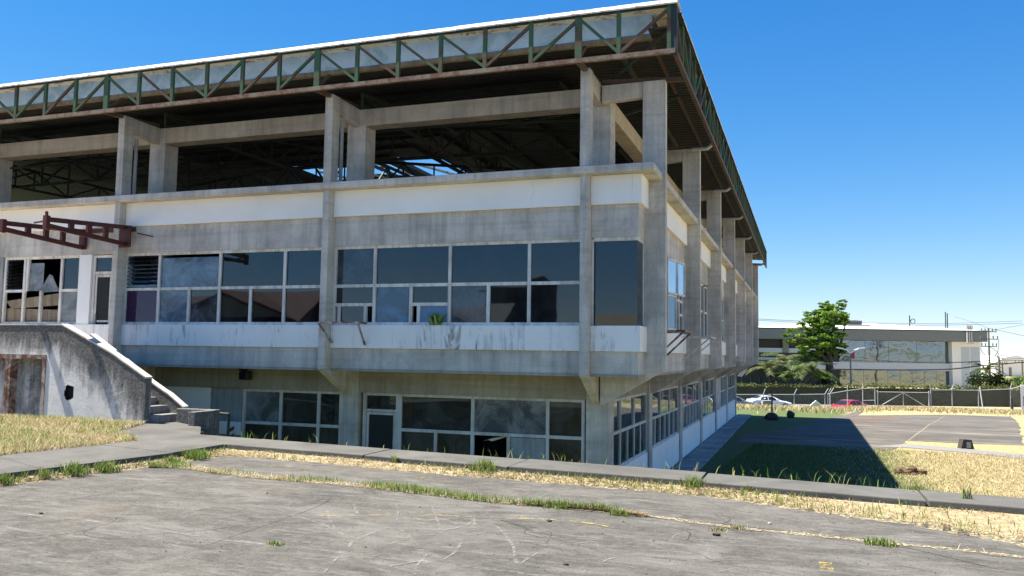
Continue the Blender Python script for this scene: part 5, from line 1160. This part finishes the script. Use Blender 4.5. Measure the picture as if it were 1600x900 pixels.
# ------------------------------------------------------------------ cars
ST = [(2.28,.36,.52,.58,.66,.68,.55),(2.12,.22,.60,.70,.80,.82,.68),(1.6,.2,.72,.83,.86,.88,.72),(1.0,.2,.84,.93,.87,.88,.74),(.15,.2,.90,1.36,.87,.88,.60),(-.45,.2,.92,1.44,.87,.88,.60),(-1.0,.2,.95,1.37,.87,.88,.60),(-1.72,.2,.98,1.06,.87,.87,.70),(-2.14,.24,.86,1.02,.83,.84,.70),(-2.28,.42,.66,.82,.72,.74,.62)]
def sect(x):
    for a, c in zip(ST, ST[1:]):
        if c[0] <= x <= a[0]: t = (x-a[0])/(c[0]-a[0]); return [a[i]+(c[i]-a[i])*t for i in range(7)]
def car(pos, heading, paint, label):
    root = thing('parked_car', tuple(pos), label, 'car', 'cars parked on the road'); root.rotation_euler = (0, 0, math.atan2(heading.y, heading.x))
    def ad(me, name, mat, parent=None, smooth=False):
        o = me.build(name, mat, smooth=smooth); o.parent = parent or root; o['wl'] = [0, 0, 0]; return o
    xs_ = sorted({s[0] for s in ST} | {1.85, 1.3, .6, -1.4, -1.95}, reverse=True); vs = []; n = 10
    for x in xs_:
        _, zl, zm_, zt_, wl0, wm, wt = sect(x); zh = (zl+zm_)/2
        half = [(wl0*.93, zl), (wl0, zl+.1), (wm*1.0, zh+.05), (wm*.985, zm_), (wt, zt_)]
        vs += [(x, y, z) for y, z in half] + [(x, -y, z) for y, z in half[::-1]]
    fs = [(i*n+k, i*n+(k+1) % n, (i+1)*n+(k+1) % n, (i+1)*n+k) for i in range(len(xs_)-1) for k in range(n)] + [tuple(range(n)), tuple(range(len(vs)-1, len(vs)-n-1, -1))]
    bd = ad(MB().add(vs, fs), 'body', paint); mo = bd.modifiers.new('bevel', 'BEVEL'); mo.width = .05; mo.segments = 3; mo.angle_limit = math.radians(12)
    for p in bd.data.polygons: p.use_smooth = True
    def side(x, t, s, off=.02):
        _, zl, zm_, zt_, wl0, wm, wt = sect(x); return (x, s*(wm*.985+(wt-wm*.985)*t+off), zm_+(zt_-zm_)*t)
    for s in (-1, 1):
        for (xa, xb) in ((.62, -.40), (-.48, -1.28)):
            ad(MB().add([side(xa, .12, s), side(xb, .12, s), side(xb if xb > -1 else -1.12, .86, s), side(xa if xa < .3 else .22, .86, s)], [(0, 1, 2, 3)]), 'side_window', 'car_glass')
        ad(MB().box(2.0, 2.2, s*.5-.14, s*.5+.14, .52, .66), 'headlight', 'lamp_clear'); ad(MB().box(-2.2, -2.02, s*.60-.16, s*.60+.17, .72, .90), 'tail_light', 'lamp_red')
        ad(MB().box(.42, .62, s*.98-.09, s*.98+.09, .92, 1.04), 'mirror', paint)
    def top(x, f, off=.02): _, zl, zm_, zt_, wl0, wm, wt = sect(x); return (x+.01, f*wt*.93, zt_+off)
    ad(MB().add([top(.93, 1), top(.93, -1), top(.22, -1), top(.22, 1)], [(0, 1, 2, 3)]), 'windscreen', 'car_glass'); ad(MB().add([top(-1.06, 1), top(-1.06, -1), top(-1.64, -1), top(-1.64, 1)], [(0, 1, 2, 3)]), 'rear_window', 'car_glass')
    for wx in (1.36, -1.36):
        for s in (-1, 1):
            wh_ = ad(MB().tube([(wx, s*.68, .33), (wx, s*.885, .33)], .33, 20), 'wheel', 'tyre'); ad(MB().tube([(wx, s*.86, .33), (wx, s*.895, .33)], .21, 16), 'rim', 'rim', wh_)
    return root
car(at(1201, 88, ROAD-.0), RH+FH*.12, 'car_white', 'white saloon car parked by the dark wall, facing right')
car(at(1321, 81, ROAD-.0), -RH*.86-FH*.5, 'car_red', 'red saloon car behind the fence, facing left')
car(at(1148, 86, ROAD-.0), RH+FH*.1, 'car_grey', 'dark car mostly hidden by the building, behind the white car')

# ------------------------------------------------------------------ things lying in the yard
def stump(px, py, r, hgt, label, stick=0):
    p = GY(px, py); root = thing('stump', tuple(p), label, 'stump', 'dark stumps in the yard'); me = MB(); rr = random.Random(int(px)); me.blob((p.x, p.y, p.z+hgt*.4), (r, r*.8, hgt*.6), int(px), 2, .22); me.build('mass', 'stone_dark', root)
    if stick: MB().tube([(p.x, p.y, p.z), (p.x+.03, p.y, p.z+stick)], .05, 6).build('stick', 'wood_pole', root)
stump(1206, 656, .42, .42, 'dark stump with an upright stick at the edge of the building shadow', 1.6)
stump(1235, 653, .26, .46, 'small dark stump right of the one with a stick')
p = GY(1509, 701); cs = MB(); cs.prism([(-.27, 0), (.27, 0), (.17, .37), (-.17, .39)], 'y', -.16, .16); o = cs.build('concrete_block', 'stone_dark'); o.location = p; o.rotation_euler = (0, 0, YAWZ); tag(o, 'dark stained concrete block standing in the dry yard grass', 'concrete block')
MB().box(-.05, .12, -.178, -.163, .05, .28).build('pale_patch', 'stone_pale', None).parent = o
p = at(1274, 75.5, yard_z(at(1274, 75.5, 0).x, 62)); me = MB(); me.prism([(-.75, 0), (.8, .0), (-.15, .75)], 'y', -.04, .04); o = me.build('white_sheet', 'far_white'); o.location = p; o.rotation_euler = (.5, 0, YAWZ); tag(o, 'white triangular sheet propped on the bank before the wall', 'sheet')
p = at(1198, 75.2, -4.5); me = MB(); me.prism([(-.5, 0), (.5, 0), (.42, .7), (-.45, .66)], 'y', -.25, .25); o = me.build('white_sack', 'stone_pale'); o.location = p; o.rotation_euler = (0, 0, YAWZ); tag(o, 'pale sack on the bank in front of the white car', 'sack')
for i, (px, d, lab) in enumerate([(1252, 75.5, 'straw heap on the bank, left of the white sheet'), (1286, 76, 'straw heap on the bank, right of the white sheet'), (1463, 79.3, 'small dark clod on the bank below the fence, left one'), (1565, 79, 'brown heap on the bank below the fence, near the short black post')]):
    p = at(px, d, 0); z = yard_z(p.x, p.y); clod('heap', (p.x, p.y, z), .55 if i in (0, 1) else .3, lab, 'heap', 'straw_ground' if i < 2 else 'stone_dark', 70+i, 7)

# ------------------------------------------------------------------ neighbours across the lot, behind the photographer (the windows mirror them)
def house(x0, x1, y0, y1, eave, ridge, wall, roof, label, gable=False):
    root = thing('house', ((x0+x1)/2, (y0+y1)/2, LOT), label, 'house'); MB().box(x0, x1, y0, y1, LOT, eave).build('walls', wall, root)
    ym = (y0+y1)/2; MB().prism([(y0-.5, eave-.1), (y1+.5, eave-.1), (y1+.5, eave+.02), (ym, ridge), (y0-.5, eave+.02)], 'x', x0-.5, x1+.5).build('roof', roof, root)
    if gable:
        o = root.children[-1]; bpy.data.objects.remove(o); xm = (x0+x1)/2; MB().prism([(x0-.6, eave-.2), (x0-.6, eave), (xm, ridge), (x1+.6, eave), (x1+.6, eave-.2), (xm, ridge-.25)], 'y', y0-.5, y1+.8).build('roof', roof, root); MB().prism([(x0, eave), (x1, eave), (xm, ridge-.3)], 'y', y0, y1-.02).build('gable_wall', wall, root)
    for k in range(3):
        xw = x0+(x1-x0)*(k+.5)/3; MB().box(xw-.7, xw+.7, y1, y1+.04, .2, 1.5).build('window', 'far_dark', root)
house(-47, -34, -46, -39, 1.7, 4.3, 'house_wall', 'roof_red', 'tan house with a red gable roof, mirrored in the left windows', True)
house(-30, -20, -54, -46, 2.0, 4.6, 'house_wall', 'roof_grey', 'tan house with a grey gable roof, mirrored in the middle windows', True)
house(-24.5, -20, -62, -57, 6.6, 7.1, 'concrete_dark', 'roof_grey', 'tall dark block mirrored above the middle windows')
house(-14, 2, -60, -50, 2.2, 3.6, 'house_wall', 'beige_board', 'long tan house mirrored in the right windows')
